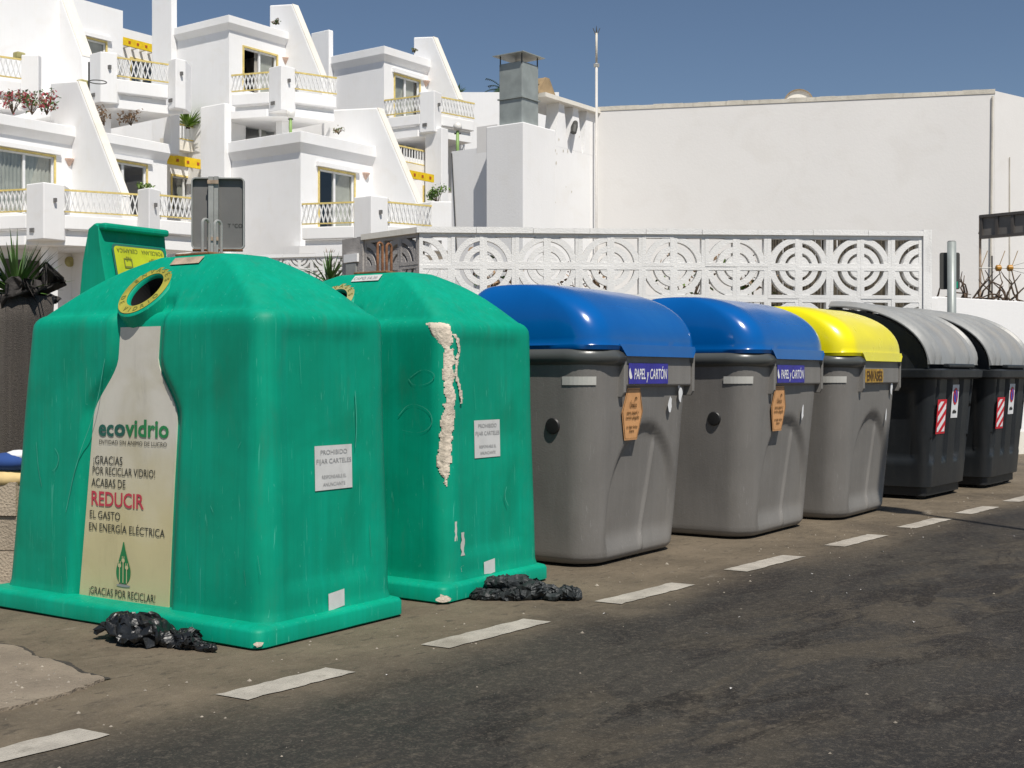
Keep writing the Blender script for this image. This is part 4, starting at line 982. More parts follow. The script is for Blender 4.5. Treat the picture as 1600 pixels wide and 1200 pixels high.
for a, h in ((.10, .11), (.60, .11), (.60, .60), (.10, .60)):
    x, y = cb(a, h); MB().box(x-.012, x+.012, y-.012, y+.012, zd-.05, zd+.14).build('cowl_leg', 'sign_dark', duct)
e = .09; cw = [cb(.09-e, .10-e), cb(.62+e, .10-e), cb(.62+e, .62+e), cb(.09-e, .62+e)]; cx, cy = cb(.355, .36)
MB().loft([[(x, y, zd+.14) for x, y in cw], [(x, y, zd+.155) for x, y in cw], [(cx+(x-cx)*.08, cy+(y-cy)*.08, zd+.25) for x, y in cw]]).build('cowl', 'galv', duct)
# floodlight, rendering flaws, corner pipe, dish
fl = P3(899, 200, 24.95); MB().tube([qv(fl+Vector((-.0, -.02, .10)), fl.z+.1), qv(fl+Vector((-.03, -.2, 0)), fl.z-.02), qv(fl+Vector((-.05, -.24, 0)), fl.z-.14)], [.05, .07, .06], 8).build('floodlight', 'sign_dark', house, 40)
for px, py, s in ((873, 218, .05), (868, 235, .04), (880, 236, .045), (887, 236, .05), (869, 255, .05), (893, 300, .04), (905, 214, .03), (870, 240, .03), (884, 292, .025), (868, 316, .02)):
    t0 = (px-800)/F; s_ = ((nq.x-t0*nq.y)/(t0*AU.y-AU.x)); p = nq+AU*s_; z = HC+(HOR-py)*p.y/F
    Q = [(random.uniform(.5, 1)*s*.5*math.cos(k), random.uniform(.5, 1)*s*math.sin(k)) for k in range(6)]
    mb = MB(); mb.add([qv(p+AU*a-AV*.004, z+b) for a, b in Q], [tuple(range(6))]); mb.build('plaster_flaw', 'coping', house)
ddx = (qa-qb).normalized(); dn = Vector((ddx.y, -ddx.x, 0))
dc = qb.lerp(qa, .525)-dn*.35
mb = MB(); mb.prism([(.27*math.cos(k*math.pi/16), .25*math.sin(k*math.pi/16)) for k in range(17)], lambda a, z, h: qv(dc+ddx*a-dn*h, QZ+.01+z), 0, .03); ds = mb.build('dish', 'plaster_cream', house)
mb = MB(); 
mb.loft([[qv(dc+ddx*r*math.cos(k*math.pi/16)+dn*h, QZ+.01+r*.93*math.sin(k*math.pi/16)) for r, h in ((.27, 0), (.285, 0), (.285, .04), (.27, .04))] for k in range(17)]); mb.build('dish_rim', 'roof_tan', ds)
cpn = (back_r-qa).normalized(); cpo = Vector((cpn.y, -cpn.x, 0))
MB().tube([qv(qa-ddx*.12+dn*.03, .0), qv(qa-ddx*.05+dn*.03, QZ-.1)], .018, 6).build('corner_pipe', 'coping', house)
# right-hand side: window and cable
def rface(a, off, z): p = qa+cpn*a+cpo*off; return qv(p, z)
MB().tube([rface(.45, .02, .1), rface(.45, .02, QZ-1.2)], .012, 5).build('cable', 'coping', house)
wd = MB(); 
for (a0, a1, z0, z1) in ((1.10, 2.6, 4.55, 5.6), (1.10, 2.6, 2.1, 4.42)):
    f_ = lambda a, z, h: rface(a, h, z); wd.prism([(a0, z0), (a1, z0), (a1, z1), (a0, z1)], f_, -.1, .012)
wd.build('window_pane', 'blue_glass', house)
mb = MB()
for (a0, a1, z0, z1) in ((1.03, 1.10, 2.0, 5.7), (1.10, 2.6, 5.6, 5.7), (1.10, 2.6, 4.42, 4.55), (2.6, 2.7, 2.0, 5.7), (1.10, 2.6, 2.0, 2.1)): mb.prism([(a0, z0), (a1, z0), (a1, z1), (a0, z1)], lambda a, z, h: rface(a, h, z), -.01, .04)
mb.build('window_frame', 'white_frame', house)
# lightning rod standing against the corner
pr = P3(932, 40, 25.42)
rod = thing('lightning_rod', 'tall white pole with a pointed tip beside the blank white wall', 'pole', (pr.x, pr.y, 0))
MB().tube([(0, 0, 0), (0, 0, pr.z-.75)], .027, 10).build('mast', 'pole_white', rod, True)
MB().tube([(0, 0, pr.z-.75), (0, 0, pr.z-.15)], .022, 8).build('upper_mast', 'coping', rod, True)
MB().tube([(0, 0, pr.z-.15), (0, 0, pr.z)], [.02, .003], 6).build('tip', 'sign_dark', rod)
MB().box(-.055, .055, -.03, .03, pr.z-.82, pr.z-.76).build('clamp', 'galv_pale', rod)
mb = MB(); mb.bar((-.07, 0, pr.z-.05), (0, 0, pr.z-.22), .014); mb.bar((.07, 0, pr.z-.05), (0, 0, pr.z-.22), .014); mb.build('prongs', 'sign_dark', rod)

# low white wall on the right with post, sign, antenna, pergola
wl = thing('garden_wall', 'smooth low white garden wall beside the dark bins', 'wall', P3(1462, 587, 17.6)*1, 0)
wl.location.z = 0
wend = P3(1760, 587, 20.5); wo_ = Vector(wl.location); dvec = Vector((wend.x-wo_.x, wend.y-wo_.y, 0)); WLn = dvec.length; wl.rotation_euler = (0, 0, math.atan2(dvec.y, dvec.x))
MB().box(0, WLn, 0, .22, .32, 2.24).build('wall', 'plaster', wl, bevel=.01)
MB().box(-.01, WLn, -.02, .23, -.02, .32).build('plinth', 'plaster_cream', wl)
MB().box(-.46, -.012, -.05, .27, -.02, 2.22).build('pier', 'plaster', wl, bevel=.01)
p0 = P3(1487, 378, 16.3)
post = thing('sign_post', 'grey steel post with a small dark sign beside the garden wall', 'sign', (p0.x, p0.y, 0))
MB().tube([(0, 0, 0), (0, 0, p0.z)], .056, 14).build('post', 'galv', post, True)
MB().loft([[(.05*math.cos(k*.6), .05*math.sin(k*.6), z) for k in range(10)] for z in (p0.z, p0.z+.012)]).build('cap', 'galv_pale', post)
mb = MB(); mb.prism(rrect(-.13, .125, p0.z-.60, p0.z-.13, .025), lambda x, z, h: (x, h, z), .06, .075); sg = mb.build('sign_panel', 'sign_dark', post)
patch('green_corner', rect(.02, .10, p0.z-.585, p0.z-.50), lambda a, b: (a+.0, .058, b), 'green_plastic', sg)
# pergola corner
pg = thing('pergola', 'dark louvred pergola beam on a slim post above the garden wall', 'pergola', (0, 0, 0))
a0, b0 = P3(1530, 336, 20.5), P3(1690, 314, 19.3); hb_ = 37*20.5/F
pg.location = (a0.x, a0.y, 0); dv = Vector((b0.x-a0.x, b0.y-a0.y, 0)); pg.rotation_euler = (0, 0, math.atan2(dv.y, dv.x)); PL = dv.length; zt = a0.z
MB().box(0, PL, 0, .10, zt-.045, zt).build('top_rail', 'brown_frame', pg); MB().box(0, PL, 0, .10, zt-hb_, zt-hb_+.045).build('bottom_rail', 'brown_frame', pg)
for k in range(7): MB().box(.0+.26*k, .045+.26*k, .01, .09, zt-hb_+.046, zt-.046).build('divider', 'brown_frame', pg)
for k in range(6): MB().box(.046+.26*k, .259+.26*k, .04, .06, zt-hb_+.046, zt-.046).build('panel', 'louvre', pg)
MB().tube([(-.01, .05, 0), (-.01, .05, zt-.005)], .02, 6).build('post', 'rust_light', pg)
MB().tube([(.05, .05, zt-.01), (-.03, .05, zt-.30)], .014, 6).build('brace', 'rust_light', pg)
# television antenna
an0 = P3(1550, 452, 19.9); an = thing('antenna', 'small roof antenna with amber insulators above the garden wall', 'antenna', (an0.x, an0.y, 0))
z = an0.z; mb = MB(); mb.tube([(0, 0, 0), (0, 0, z+.52)], .012, 6); mb.build('mast', 'brown_frame', an)
mb = MB(); zc = z+.33; mb.tube([(-.2, 0, zc), (.55, 0, zc)], .008, 5); mb.build('boom', 'galv_pale', an)
for x in (-.17, .10, .30):
    MB().tube([(x, 0, zc), (x+.11, .02, zc+.27)], .007, 5).build('reflector_rod', 'roof_tan', an); MB().tube([(x, 0, zc), (x+.07, .02, zc-.25)], .007, 5).build('reflector_rod', 'roof_tan', an)
mb = MB()
for q in (-.09, 0, .09): mb.tube([(.2, 0, zc), (.52, q*.3, zc+q)], .005, 4)
mb.build('director_rods', 'galv_pale', an)
for x in (.10, .28): MB().loft([[(x+h, r*math.cos(k*.63), zc+r*math.sin(k*.63)) for k in range(10)] for h, r in ((-.05, .02), (-.03, .05), (.03, .05), (.05, .02))]).build('insulator', 'brass', an, 40)
# bare twigs behind the wall
br0 = P3(1515, 462, 19.6); tw = thing('bare_shrub', 'bare twisted grey twigs poking over the garden wall', 'plant', (br0.x, br0.y, 0)); mb = MB()
for k in range(26):
    p = Vector((random.uniform(-.5, .8), random.uniform(-.1, .2), 2.3)); d = Vector((random.uniform(-.6, .6), 0, random.uniform(.3, 1))); pts = [p]
    for j in range(4): d = (d+Vector((random.uniform(-.7, .7), random.uniform(-.3, .3), random.uniform(-.6, .3)))).normalized(); pts.append(pts[-1]+d*random.uniform(.08, .16))
    mb.tube(pts, [.018, .015, .012, .009, .005], 5)
mb.build('twigs', 'bark', tw); MB().tube([(0, .05, 0), (.05, .05, 1.0), (0, .05, 2.35)], [.05, .045, .035], 7).build('stem', 'bark', tw)

# ------------------------------------------------------------------ traffic sign seen from behind, between container and flats
sp = P3(341, 395, 8.3); sgn = thing('traffic_sign', 'grey back of a rounded rectangular traffic sign behind the poster container', 'sign', (sp.x, sp.y, 0), math.radians(4))
zt, zb_ = HC+(HOR-279)*8.3/F, HC+(HOR-389)*8.3/F
mb = MB(); mb.prism(rrect(-.165, .168, zb_, zt, .025), lambda x, z, h: (x, h, z), .0, .004); mb.build('panel', 'sign_back', sgn)
mb = MB(); o_, i_ = rrect(-.168, .171, zb_-.003, zt+.003, .027), rrect(-.160, .163, zb_+.005, zt-.005, .02)
mb.loft([[(x, -.03, z) for x, z in o_], [(x, .006, z) for x, z in o_]], False, False); mb.loft([[(x, -.03, z) for x, z in i_], [(x, .003, z) for x, z in i_]], False, False); mb.loft([[(x, -.03, z) for x, z in o_], [(x, -.03, z) for x, z in i_]], False, False)
mb.build('folded_rim', 'galv_pale', sgn)
MB().box(-.055, -.022, -.052, -.004, 0, zt+.005).build('post', 'galv_pale', sgn); MB().box(-.020, .006, -.045, -.004, 0, zt+.008).build('post_flange', 'galv_pale', sgn)
for z in (zt-.03, zb_+.06): MB().box(-.06, .01, -.06, -.052, z-.012, z+.012).build('clamp', 'rust_light', sgn)
mb = MB(); mb.tube([(-.16, -.02, zb_-.01), (.16, -.02, zb_-.01)], .010, 6); mb.build('lower_bracket', 'rust', sgn)
text('lettering', 'T "CO', .035, lambda a, b: (.06+a, -.003, zb_+.14+b), 'ink_black', sgn)

# ------------------------------------------------------------------ left edge: planter in shade net, block wall, cast-off clothes
pl0 = P3(18, 587, 8.6); pl = thing('planter', 'tall planter wrapped in dark shade net with a rolled film rim', 'planter', (pl0.x, pl0.y, 0))
rr_ = lambda r, z, s=0: [(r*(1+.06*noise.noise(Vector((math.cos(k*.26)*2, math.sin(k*.26)*2, z*3+s))))*math.cos(k*.2618), r*(1+.06*noise.noise(Vector((math.cos(k*.26)*2, math.sin(k*.26)*2, z*3+s))))*math.sin(k*.2618), z) for k in range(24)]
MB().loft([rr_(.27, z) for z in (0, .3, .6, .9, 1.2, 1.5, 1.68)]).build('shade_net', 'net', pl, True)
mb = MB(); P = []
for k in range(25):
    a = k*.2618; P.append(((.30+.03*math.sin(3*a))*math.cos(a), (.30+.03*math.sin(2*a))*math.sin(a), 1.70+.05*math.cos(a)+.03*math.sin(5*a)))
P = [Vector(P[i]).lerp(Vector(P[i+1]), j/5) for i in range(24) for j in range(5)]; mb.tube(P, [.055+.012*math.sin(k*.4) for k in range(len(P))], 24, False); dent(mb.build('rolled_rim', 'net_wrap', pl, 25), 150, .09, .035, 4)
mb = MB(); Q = [(.18, -.2, 1.68), (.25, -.12, 1.76), (.29, -.08, 1.84), (.25, .0, 1.83), (.2, .03, 1.78)]; Q = [Vector(Q[i]).lerp(Vector(Q[i+1]), j/6) for i in range(4) for j in range(6)]; mb.tube(Q, [.012+.04*math.sin(3.1*(k+1)/26) for k in range(24)], 20); dent(mb.build('film_fold', 'net_wrap', pl, 25), 50, .07, .03, 6)
yucca('yucca', 'spiky green yucca growing out of the netted planter', (pl0.x+.03, pl0.y, 1.66), .46, 95, .021, 'leaf', droop=.35)
mb = MB()
tr = thing('dead_stem', 'bent brown dead stems leaning against the netted planter', 'plant', (pl0.x-.18, pl0.y-.45, 0))
mb.tube([(.0, 0, 0), (.11, -.02, .5), (.12, 0, .9), (.02, 0, 1.25), (-.1, .05, 1.4)], [.05, .05, .045, .035, .02], 8); mb.tube([(.06, .06, 0), (.02, .05, .6), (.0, .06, 1.1), (-.1, .1, 1.3)], [.06, .06, .05, .03], 8)
mb.build('stems', 'bark', tr, True)
# beige concrete block wall at knee height
c0 = G(52, 906); bw = thing('block_wall', 'knee high wall of beige concrete blocks left of the poster container', 'wall', (c0.x, c0.y, 0), math.radians(176))
bm_ = MB().box(.004, .396, .0, .2, .003, .187).mesh('block', 'block_beige')
for j in range(3):
    for k in range(5): inst(bm_, 'block', bw, (.4*k-(.2 if j % 2 else 0), random.uniform(-.01, .01), .19*j))
MB().box(-.2, 2.0, .03, .17, .0, .57).build('mortar', 'coping', bw)
for nm, lb, m_, px, py, r in (('folded_cloth', 'dark blue cloth heaped on the beige block wall', 'cloth_blue', 16, 722, .10), ('folded_cloth', 'red patterned cloth heaped on the beige block wall', 'cloth_red', -2, 724, .075), ('folded_cloth', 'tan cloth hanging over the edge of the beige block wall', 'cloth_tan', 10, 748, .11), ('folded_cloth', 'white crumpled cloth behind the blue one on the block wall', 'cloth_white', 30, 712, .06)):
    p = P3(px, py, 7.1); mb = MB(); rg = []
    for i in range(9):
        a = math.pi*(i/8-.5); rg.append([(r*math.cos(a)*1.3*math.cos(k*.35)*(1+.35*noise.noise(Vector((k*.8, i*.9, px)))), r*math.cos(a)*math.sin(k*.35), r*.55*math.sin(a)*(1+.5*noise.noise(Vector((k, i, px)))) ) for k in range(18)])
    o = mb.loft(rg).build(nm, m_, None, True); o.location = p; tag(o, lb, 'cloth')
# ------------------------------------------------------------------ terraced white apartments (u = along the street, v = away from it)
ARZ = math.atan2(AU.y, AU.x)
def pv(px, c): k = (px-800)/F; t = c/(k*AV.x+AV.y); return t*(k*AU.x+AU.y), t     # column px on the plane v=c -> u, depth
def pu(px, c): k = (px-800)/F; t = c/(k*AU.x+AU.y); return t*(k*AV.x+AV.y), t
def zz(py, d): return HC+(HOR-py)*d/F
def pd(px, d): k = (px-800)/F; return d*(k*AU.x+AU.y), d*(k*AV.x+AV.y)           # column px at depth d -> u, v
class Bld:
    def __init__(s, name, label, u0, v0, cat='apartment'):
        w = AU*u0+AV*v0; s.u0, s.v0 = u0, v0; s.t = thing(name, label, cat, (w.x, w.y, 0), ARZ, 'terraced white apartments')
    def L(s, u, v, z): return (u-s.u0, v-s.v0, z)
    def box(s, mb, u0, u1, v0, v1, z0, z1): mb.box(u0-s.u0, u1-s.u0, v0-s.v0, v1-s.v0, z0, z1); return mb
    def part(s, name, m, u0, u1, v0, v1, z0, z1, parent=None, bevel=0): return s.box(MB(), u0, u1, v0, v1, z0, z1).build(name, m, parent or s.t, bevel=bevel)
    def block(s, name, u0, u1, v0, v1, z0, z1, holes=(), m='plaster'):
        """hollow block; holes (u0,u1,z0,z1) open in the face v=v0"""
        us = sorted({u0, u1, *[h[0] for h in holes], *[h[1] for h in holes]}); zs = sorted({z0, z1, *[h[2] for h in holes], *[h[3] for h in holes]})
        mb = MB()
        for a, b in zip(us, us[1:]):
            for c, d in zip(zs, zs[1:]):
                if any(h[0] <= (a+b)/2 <= h[1] and h[2] <= (c+d)/2 <= h[3] for h in holes): continue
                mb.quad(s.L(a, v0, c), s.L(b, v0, c), s.L(b, v0, d), s.L(a, v0, d))
        for h in holes:
            r = .16; a, b, c, d = h
            for p, q in (((a, c), (b, c)), ((b, c), (b, d)), ((b, d), (a, d)), ((a, d), (a, c))):
                mb.quad(s.L(p[0], v0, p[1]), s.L(q[0], v0, q[1]), s.L(q[0], v0+r, q[1]), s.L(p[0], v0+r, p[1]))
        mb.quad(s.L(u0, v0, z0), s.L(u0, v0, z1), s.L(u0, v1, z1), s.L(u0, v1, z0)); mb.quad(s.L(u1, v0, z0), s.L(u1, v1, z0), s.L(u1, v1, z1), s.L(u1, v0, z1))
        mb.quad(s.L(u0, v1, z0), s.L(u1, v1, z0), s.L(u1, v1, z1), s.L(u0, v1, z1)); mb.quad(s.L(u0, v0, z1), s.L(u1, v0, z1), s.L(u1, v1, z1), s.L(u0, v1, z1))
        o = mb.build(name, m, s.t)
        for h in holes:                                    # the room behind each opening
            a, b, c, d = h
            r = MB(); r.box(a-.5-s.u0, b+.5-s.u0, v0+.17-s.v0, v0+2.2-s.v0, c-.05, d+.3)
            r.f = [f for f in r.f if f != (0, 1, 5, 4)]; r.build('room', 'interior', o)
        return o
    def window(s, u0, u1, v0, z0, z1, split=.5, curtain=(1, 1), sill_hood=True, open_=False, cm='curtain', yellow=True):
        w = MB(); e = .05; vv = v0+.06
        for a, b, c, d in ((u0, u1, z1-e, z1), (u0, u0+e, z0, z1-e), (u1-e, u1, z0, z1-e), (u0+e, u1-e, z0, z0+e)): s.box(w, a, b, vv, vv+.06, c, d)
        um = lerp(u0, u1, split); s.box(w, um-.045, um+.045, vv-.01, vv+.05, z0+e, z1-e)
        f = w.build('window', 'white_frame', s.t)
        for i, (a, b) in enumerate(((u0+e, um-.046), (um+.046, u1-e))):
            if open_ and i == 0: continue
            q = MB(); q.quad(s.L(a, vv+.03, z0+e), s.L(b, vv+.03, z0+e), s.L(b, vv+.03, z1-e), s.L(a, vv+.03, z1-e)); q.build('pane', 'glass', f)
        for i, (a, b) in enumerate(((u0, um), (um, u1))):
            if curtain[i] <= 0: continue
            q = MB(); n = 22; aa = b-(b-a)*curtain[i] if i == 0 else a; bb = b if i == 0 else a+(b-a)*curtain[i]
            pr = [(lerp(aa, bb, k/n), vv+.11+.03*math.sin(k*2.1+i)) for k in range(n+1)]
            for (x, y), (x2, y2) in zip(pr, pr[1:]): q.quad(s.L(x, y, z0), s.L(x2, y2, z0), s.L(x2, y2, z1), s.L(x, y, z1))
            q.build('curtain', cm if i else 'curtain', f, True)
        if yellow:
            q = MB(); t = .07
            for a, b, c, d in ((u0-t, u1+t, z1, z1+t), (u0-t, u0, z0, z1), (u1, u1+t, z0, z1)): s.box(q, a, b, v0-.03, v0+.03, c, d)
            q.build('surround', 'yellow_paint', f)
        if sill_hood: s.part('hood_mould', 'plaster', u0-.16, u1+.22, v0-.12, v0+.01, z1+.09, z1+.24, f)
        return f
    def cornice(s, u0, u1, v0, v1, z0, z1, p=.17, sides=True, m='plaster'):
        def ring(e, z): 
            el = e if sides else 0
            return [s.L(u0-el, v0-e, z), s.L(u1+(0 if not sides else 0), v0-e, z), s.L(u1, v1, z), s.L(u0-el, v1, z)]
        zm = lerp(z0, z1, .45)
        return MB().loft([ring(.006, z0), ring(p, zm), ring(p, z1), ring(p-.04, z1+.02)]).build('cornice', m, s.t)
    def fin(s, u, pts, th=.34, name='wing_wall'):
        """wing wall in the plane u=const; pts (px,py) picked on its street-left face"""
        P = [];
        for px, py in pts: v, d = pu(px, u); P.append((v, zz(py, d)))
        mb = MB(); mb.prism(P, lambda v, z, h: s.L(u+h, v, z), 0, th); o = mb.build(name, 'plaster', s.t, bevel=.05)
        (va_, za_), (vb_, zb_) = P[1], P[2]; n_ = Vector((zb_-za_, -(vb_-va_))).normalized(); n_ = -n_ if n_.y < 0 else n_   # weathered capping on the slope
        c = MB(); c.prism([(va_-n_.x*.02, za_-n_.y*.02), (vb_-n_.x*.02, vb_*0+zb_-n_.y*.02), (vb_+n_.x*.02, zb_+n_.y*.02), (va_+n_.x*.02, za_+n_.y*.02)], lambda v, z, h: s.L(u+h, v, z), .015, th-.015); c.build('capping', 'plaster_cream', o)
        return o
    def lamp(s, px, py, v0):
        u, d = pv(px, v0); z = zz(py, d); mb = MB(); r = .13
        mb.loft([[s.L(u+r_*math.cos(k*math.pi/8), v0-r_*math.sin(k*math.pi/8), z+h) for k in range(9)] for h, r_ in ((-.2, .03), (-.06, .11), (.0, .16), (.035, .17))], True, True, False)
        return mb.build('wall_lamp', 'terracotta', s.t)
    def rail(s, A, B, z0, z1, step=.15, vertical=False, end=.0):
        """lattice railing from plan point A to B (u,v); yellow bars, white slats"""
        A, B = Vector((*A, 0)), Vector((*B, 0)); d = B-A; L = d.length; rz = math.atan2(d.y, d.x)
        top = MB().bar((0, 0, z1), (L, 0, z1), .07, .055).build('railing', 'yellow_paint', s.t)
        top.location = s.L(A.x, A.y, 0); top.rotation_euler = (0, 0, rz)
        MB().bar((0, 0, z0), (L, 0, z0), .05, .04).build('lower_rail', 'yellow_paint', top)
        n = max(2, int(L/step)); h = z1-z0-.06; st = L/n
        if vertical:
            me = MB().box(-.022, .022, -.015, .015, z0+.02, z1-.03).mesh('slat', 'white_frame')
            for k in range(n): inst(me, 'slat', top, (st*(k+.5), 0, 0))
        else:
            w = st*1.0
            for sg, yo in ((1, -.014), (-1, .014)):
                me = MB().bar((-sg*w/2, 0, z0+.025), (sg*w/2, 0, z1-.032), .03, .045).mesh('slat', 'white_frame')
                for k in range(n): inst(me, 'slat', top, (st*(k+.5), yo, 0))
        return top
    def pier(s, plan, z0, z1, name='parapet_pier'):
        mb = MB(); mb.prism(plan, lambda u, v, h: s.L(u, v, h), z0, z1); o = mb.build(name, 'plaster', s.t, bevel=.03)
        return o
    def slab(s, plan, z0, z1, name='balcony_slab', m='plaster'):
        mb = MB(); mb.prism(plan, lambda u, v, h: s.L(u, v, h), z0, z1); return mb.build(name, m, s.t)

def balcony(b, nodes, zr, rail_h, up_h, segs, back_v, pier_top=.16, pier_dep=.75, step=.15, bulge=.5):
    """nodes: px columns; depth follows from the level top rail (py given). segs: 'r' rail, 'p' pier, 'o' open wall"""
    pts = []
    for px, py in nodes:
        d = (zr-HC)*F/(HOR-py); pts.append((*pd(px, d), d))
    zl = zr-rail_h; zf = zl-.10; zbot = zf-up_h
    # upstand below the rail, with a recessed shadow gap above the slab edge
    for i, sgm in enumerate(segs):
        (ua, va, da), (ub, vb, db) = pts[i], pts[i+1]
        n = Vector((-(vb-va), ub-ua)).normalized()        # pointing away from the viewer side (towards +v)
        if n.y < 0: n = -n
        if sgm == 'r':
            b.rail((ua, va), (ub, vb), zl, zr, step)
            b.pier([(ua, va-.0), (ub, vb), (ub+n.x*.25, vb+n.y*.25), (ua+n.x*.25, va+n.y*.25)], zf-up_h*.55, zf, 'upstand')
            b.pier([(ua+n.x*.22, va+n.y*.22), (ub+n.x*.22, vb+n.y*.22), (ub+n.x*.5, vb+n.y*.5), (ua+n.x*.5, va+n.y*.5)], zf-up_h*.8, zf-up_h*.552, 'shadow_gap')
        if sgm == 'p':
            um, vm = (ua+ub)/2-n.x*bulge, (va+vb)/2-n.y*bulge
            um, vm = lerp(um, ub, .12), lerp(vm, vb, .12)
            for f_, zq in ((.35, zbot+.3), (.7, zr-.35)):
                uq, vq = (lerp(ua, um, f_), lerp(va, vm, f_)) if f_ < .5 else (lerp(um, ub, .5), lerp(vm, vb, .5)); b.part('pier_spotlight', 'sign_back', uq-.035, uq+.035, vq-.10, vq+.1, zq-.06, zq+.06)  # small grey boxes for the spotlights on the pier
            b.pier([(ua, va), (um, vm), (ub, vb), (ub+n.x*pier_dep, vb+n.y*pier_dep), (ua+n.x*pier_dep, va+n.y*pier_dep)], zbot, zr+pier_top)
        if sgm == 'w':
            b.pier([(ua, va), (ub, vb), (ub+n.x*.3, vb+n.y*.3), (ua+n.x*.3, va+n.y*.3)], zbot, zr+pier_top, 'parapet')
    plan = [(p[0], p[1]+.12) for p in pts]+[(pts[-1][0]+.3, back_v), (pts[0][0]-.0, back_v)]
    b.slab(plan, zbot-.12, zf-up_h*.8-.004)
    return pts

# ---- middle apartment
VM, UM = 31.17, 30.76
M = Bld('apartment_house', 'white stepped apartment in the middle with two balconies and wing walls', UM, VM)
dM = pv(470, VM)[1]; zc1, zc0 = zz(207, dM), zz(237, dM)
u1 = pv(582, VM)[0]
w0, w1 = pv(499, VM), pv(553, VM); zwt, zfl = zz(264, w0[1]), zz(356, w0[1])
vM1 = pu(362, UM)[0]+.5
M.block('lower_storey', UM, u1, VM, vM1, -.02, zc0, [(w0[0], w1[0], zfl, zwt)])
M.window(w0[0], w1[0], VM, zfl, zwt, .46, (0, 1), cm='curtain')
M.cornice(UM, u1, VM, vM1, zc0, zc1)
M.lamp(571, 272, VM)
M.fin(u1+.002, [(505, 172), (589, 168), (652, 318), (660, 600), (505, 600)])
vM1 = pu(362, UM)[0]; dd = pu(362, UM)[1]; ucol = pv(351, vM1)[0]
M.part('chimney_stack', 'plaster', ucol, UM-.004, vM1, pu(313, ucol)[0], -.02, zz(163, dd), bevel=.03)
bm1 = balcony(M, [(472, 319), (553, 316), (606, 316), (674, 322), (704, 326), (724, 328)], 6.81, .66, .75, 'rprpr', VM+.3, bulge=.55)
# storey behind the roof terrace and upper block
VM2 = 35.8; UM2 = pv(358, VM2)[0]; d2 = pv(358, VM2)[1]; zt2, zb2 = zz(26, d2), zz(46, d2)
u2 = pv(446, VM2)[0]
a0, a1 = pv(381, VM2), pv(432, VM2); h2 = (a0[0], a1[0], zz(142, a0[1]), zz(74, a0[1])); k0, k1 = pv(384, VM2), pv(432, VM2); h3 = (k0[0], k1[0], zz(230, k0[1]), zz(190, k0[1]))
vM2 = pu(277, UM2)[0]+.5
M.block('upper_storeys', UM2, u2, VM2, vM2, -.02, zb2, [h2, h3])
M.window(h2[0], h2[1], VM2, h2[2], h2[3], .5, (.18, .9), False, True, 'curtain')
M.window(h3[0], h3[1], VM2, h3[2], h3[3], .5, (0, .5), False, False, 'curtain', False)
M.cornice(UM2, u2, VM2, vM2, zb2, zt2); M.lamp(446, 92, VM2)
M.fin(u2+.002, [(421, 8), (456, 6), (502, 120), (515, 250), (421, 250)])
vc = pu(277, UM2)[0]; dc_ = pu(277, UM2)[1]; uc = pv(268, vc)[0]
M.part('chimney_stack', 'plaster', uc, UM2-.004, vc, pu(237, uc)[0], -.02, zz(-30, dc_), bevel=.03)
bm2 = balcony(M, [(362, 118), (420, 113), (461, 113), (526, 122)], 11.94, .58, .75, 'rpr', VM2+.3)
pc_ = bm2[1]; pcd = pd(441, pc_[2]+1.1)
M.part('column', 'plaster', pcd[0]-.16, pcd[0]+.16, pcd[1]-.16, pcd[1]+.16, zc1-.1, zz(163, pc_[2]))
# ---- right apartment
zR = zt2; dR = (zR-HC)*F/(HOR-74); UR, VR = pd(600, dR)
Rb = Bld('apartment_house', 'white stepped apartment on the right with a stout square pillar under its balcony', UR, VR)
ur = pv(668, VR)[0]; zrb = zz(95, dR)
a0, a1 = pv(617, VR), pv(655, VR); h1 = (a0[0], a1[0], zz(188, a0[1]), zz(117, a0[1])); k0, k1 = pv(618, VR), pv(652, VR); h2 = (k0[0], k1[0], zz(262, k0[1]), zz(215, k0[1]))
vR1 = pu(521, UR)[0]+.5
Rb.block('storeys', UR, ur, VR, vR1, -.02, zrb, [h1, h2])
Rb.window(h1[0], h1[1], VR, h1[2], h1[3], .45, (.9, .8)); Rb.window(h2[0], h2[1], VR, h2[2], h2[3], .5, (0, .0), False, False, 'curtain', False)
Rb.cornice(UR, ur, VR, vR1, zrb, zR); Rb.lamp(665, 128, VR)
Rb.fin(ur+.002, [(646, 58), (676, 57), (716, 155), (722, 300), (646, 300)])
vr = pu(521, UR)[0]; dr = pu(521, UR)[1]; uc = pv(514, vr)[0]
Rb.part('chimney_stack', 'plaster', uc, UR-.004, vr, pu(486, uc)[0], -.02, zz(48, dr), bevel=.03)
br_ = balcony(Rb, [(601, 157), (656, 150), (690, 152), (741, 162)], zz(157, dR), .6, .75, 'rpr', VR+.3)
d_ = br_[1][2]-.3; up, vp = pd(690, d_); vpe = pu(664, up)[0]
Rb.part('pillar', 'plaster', up, up+.42, vp, vpe, -.02, zz(199, d_), bevel=.03)
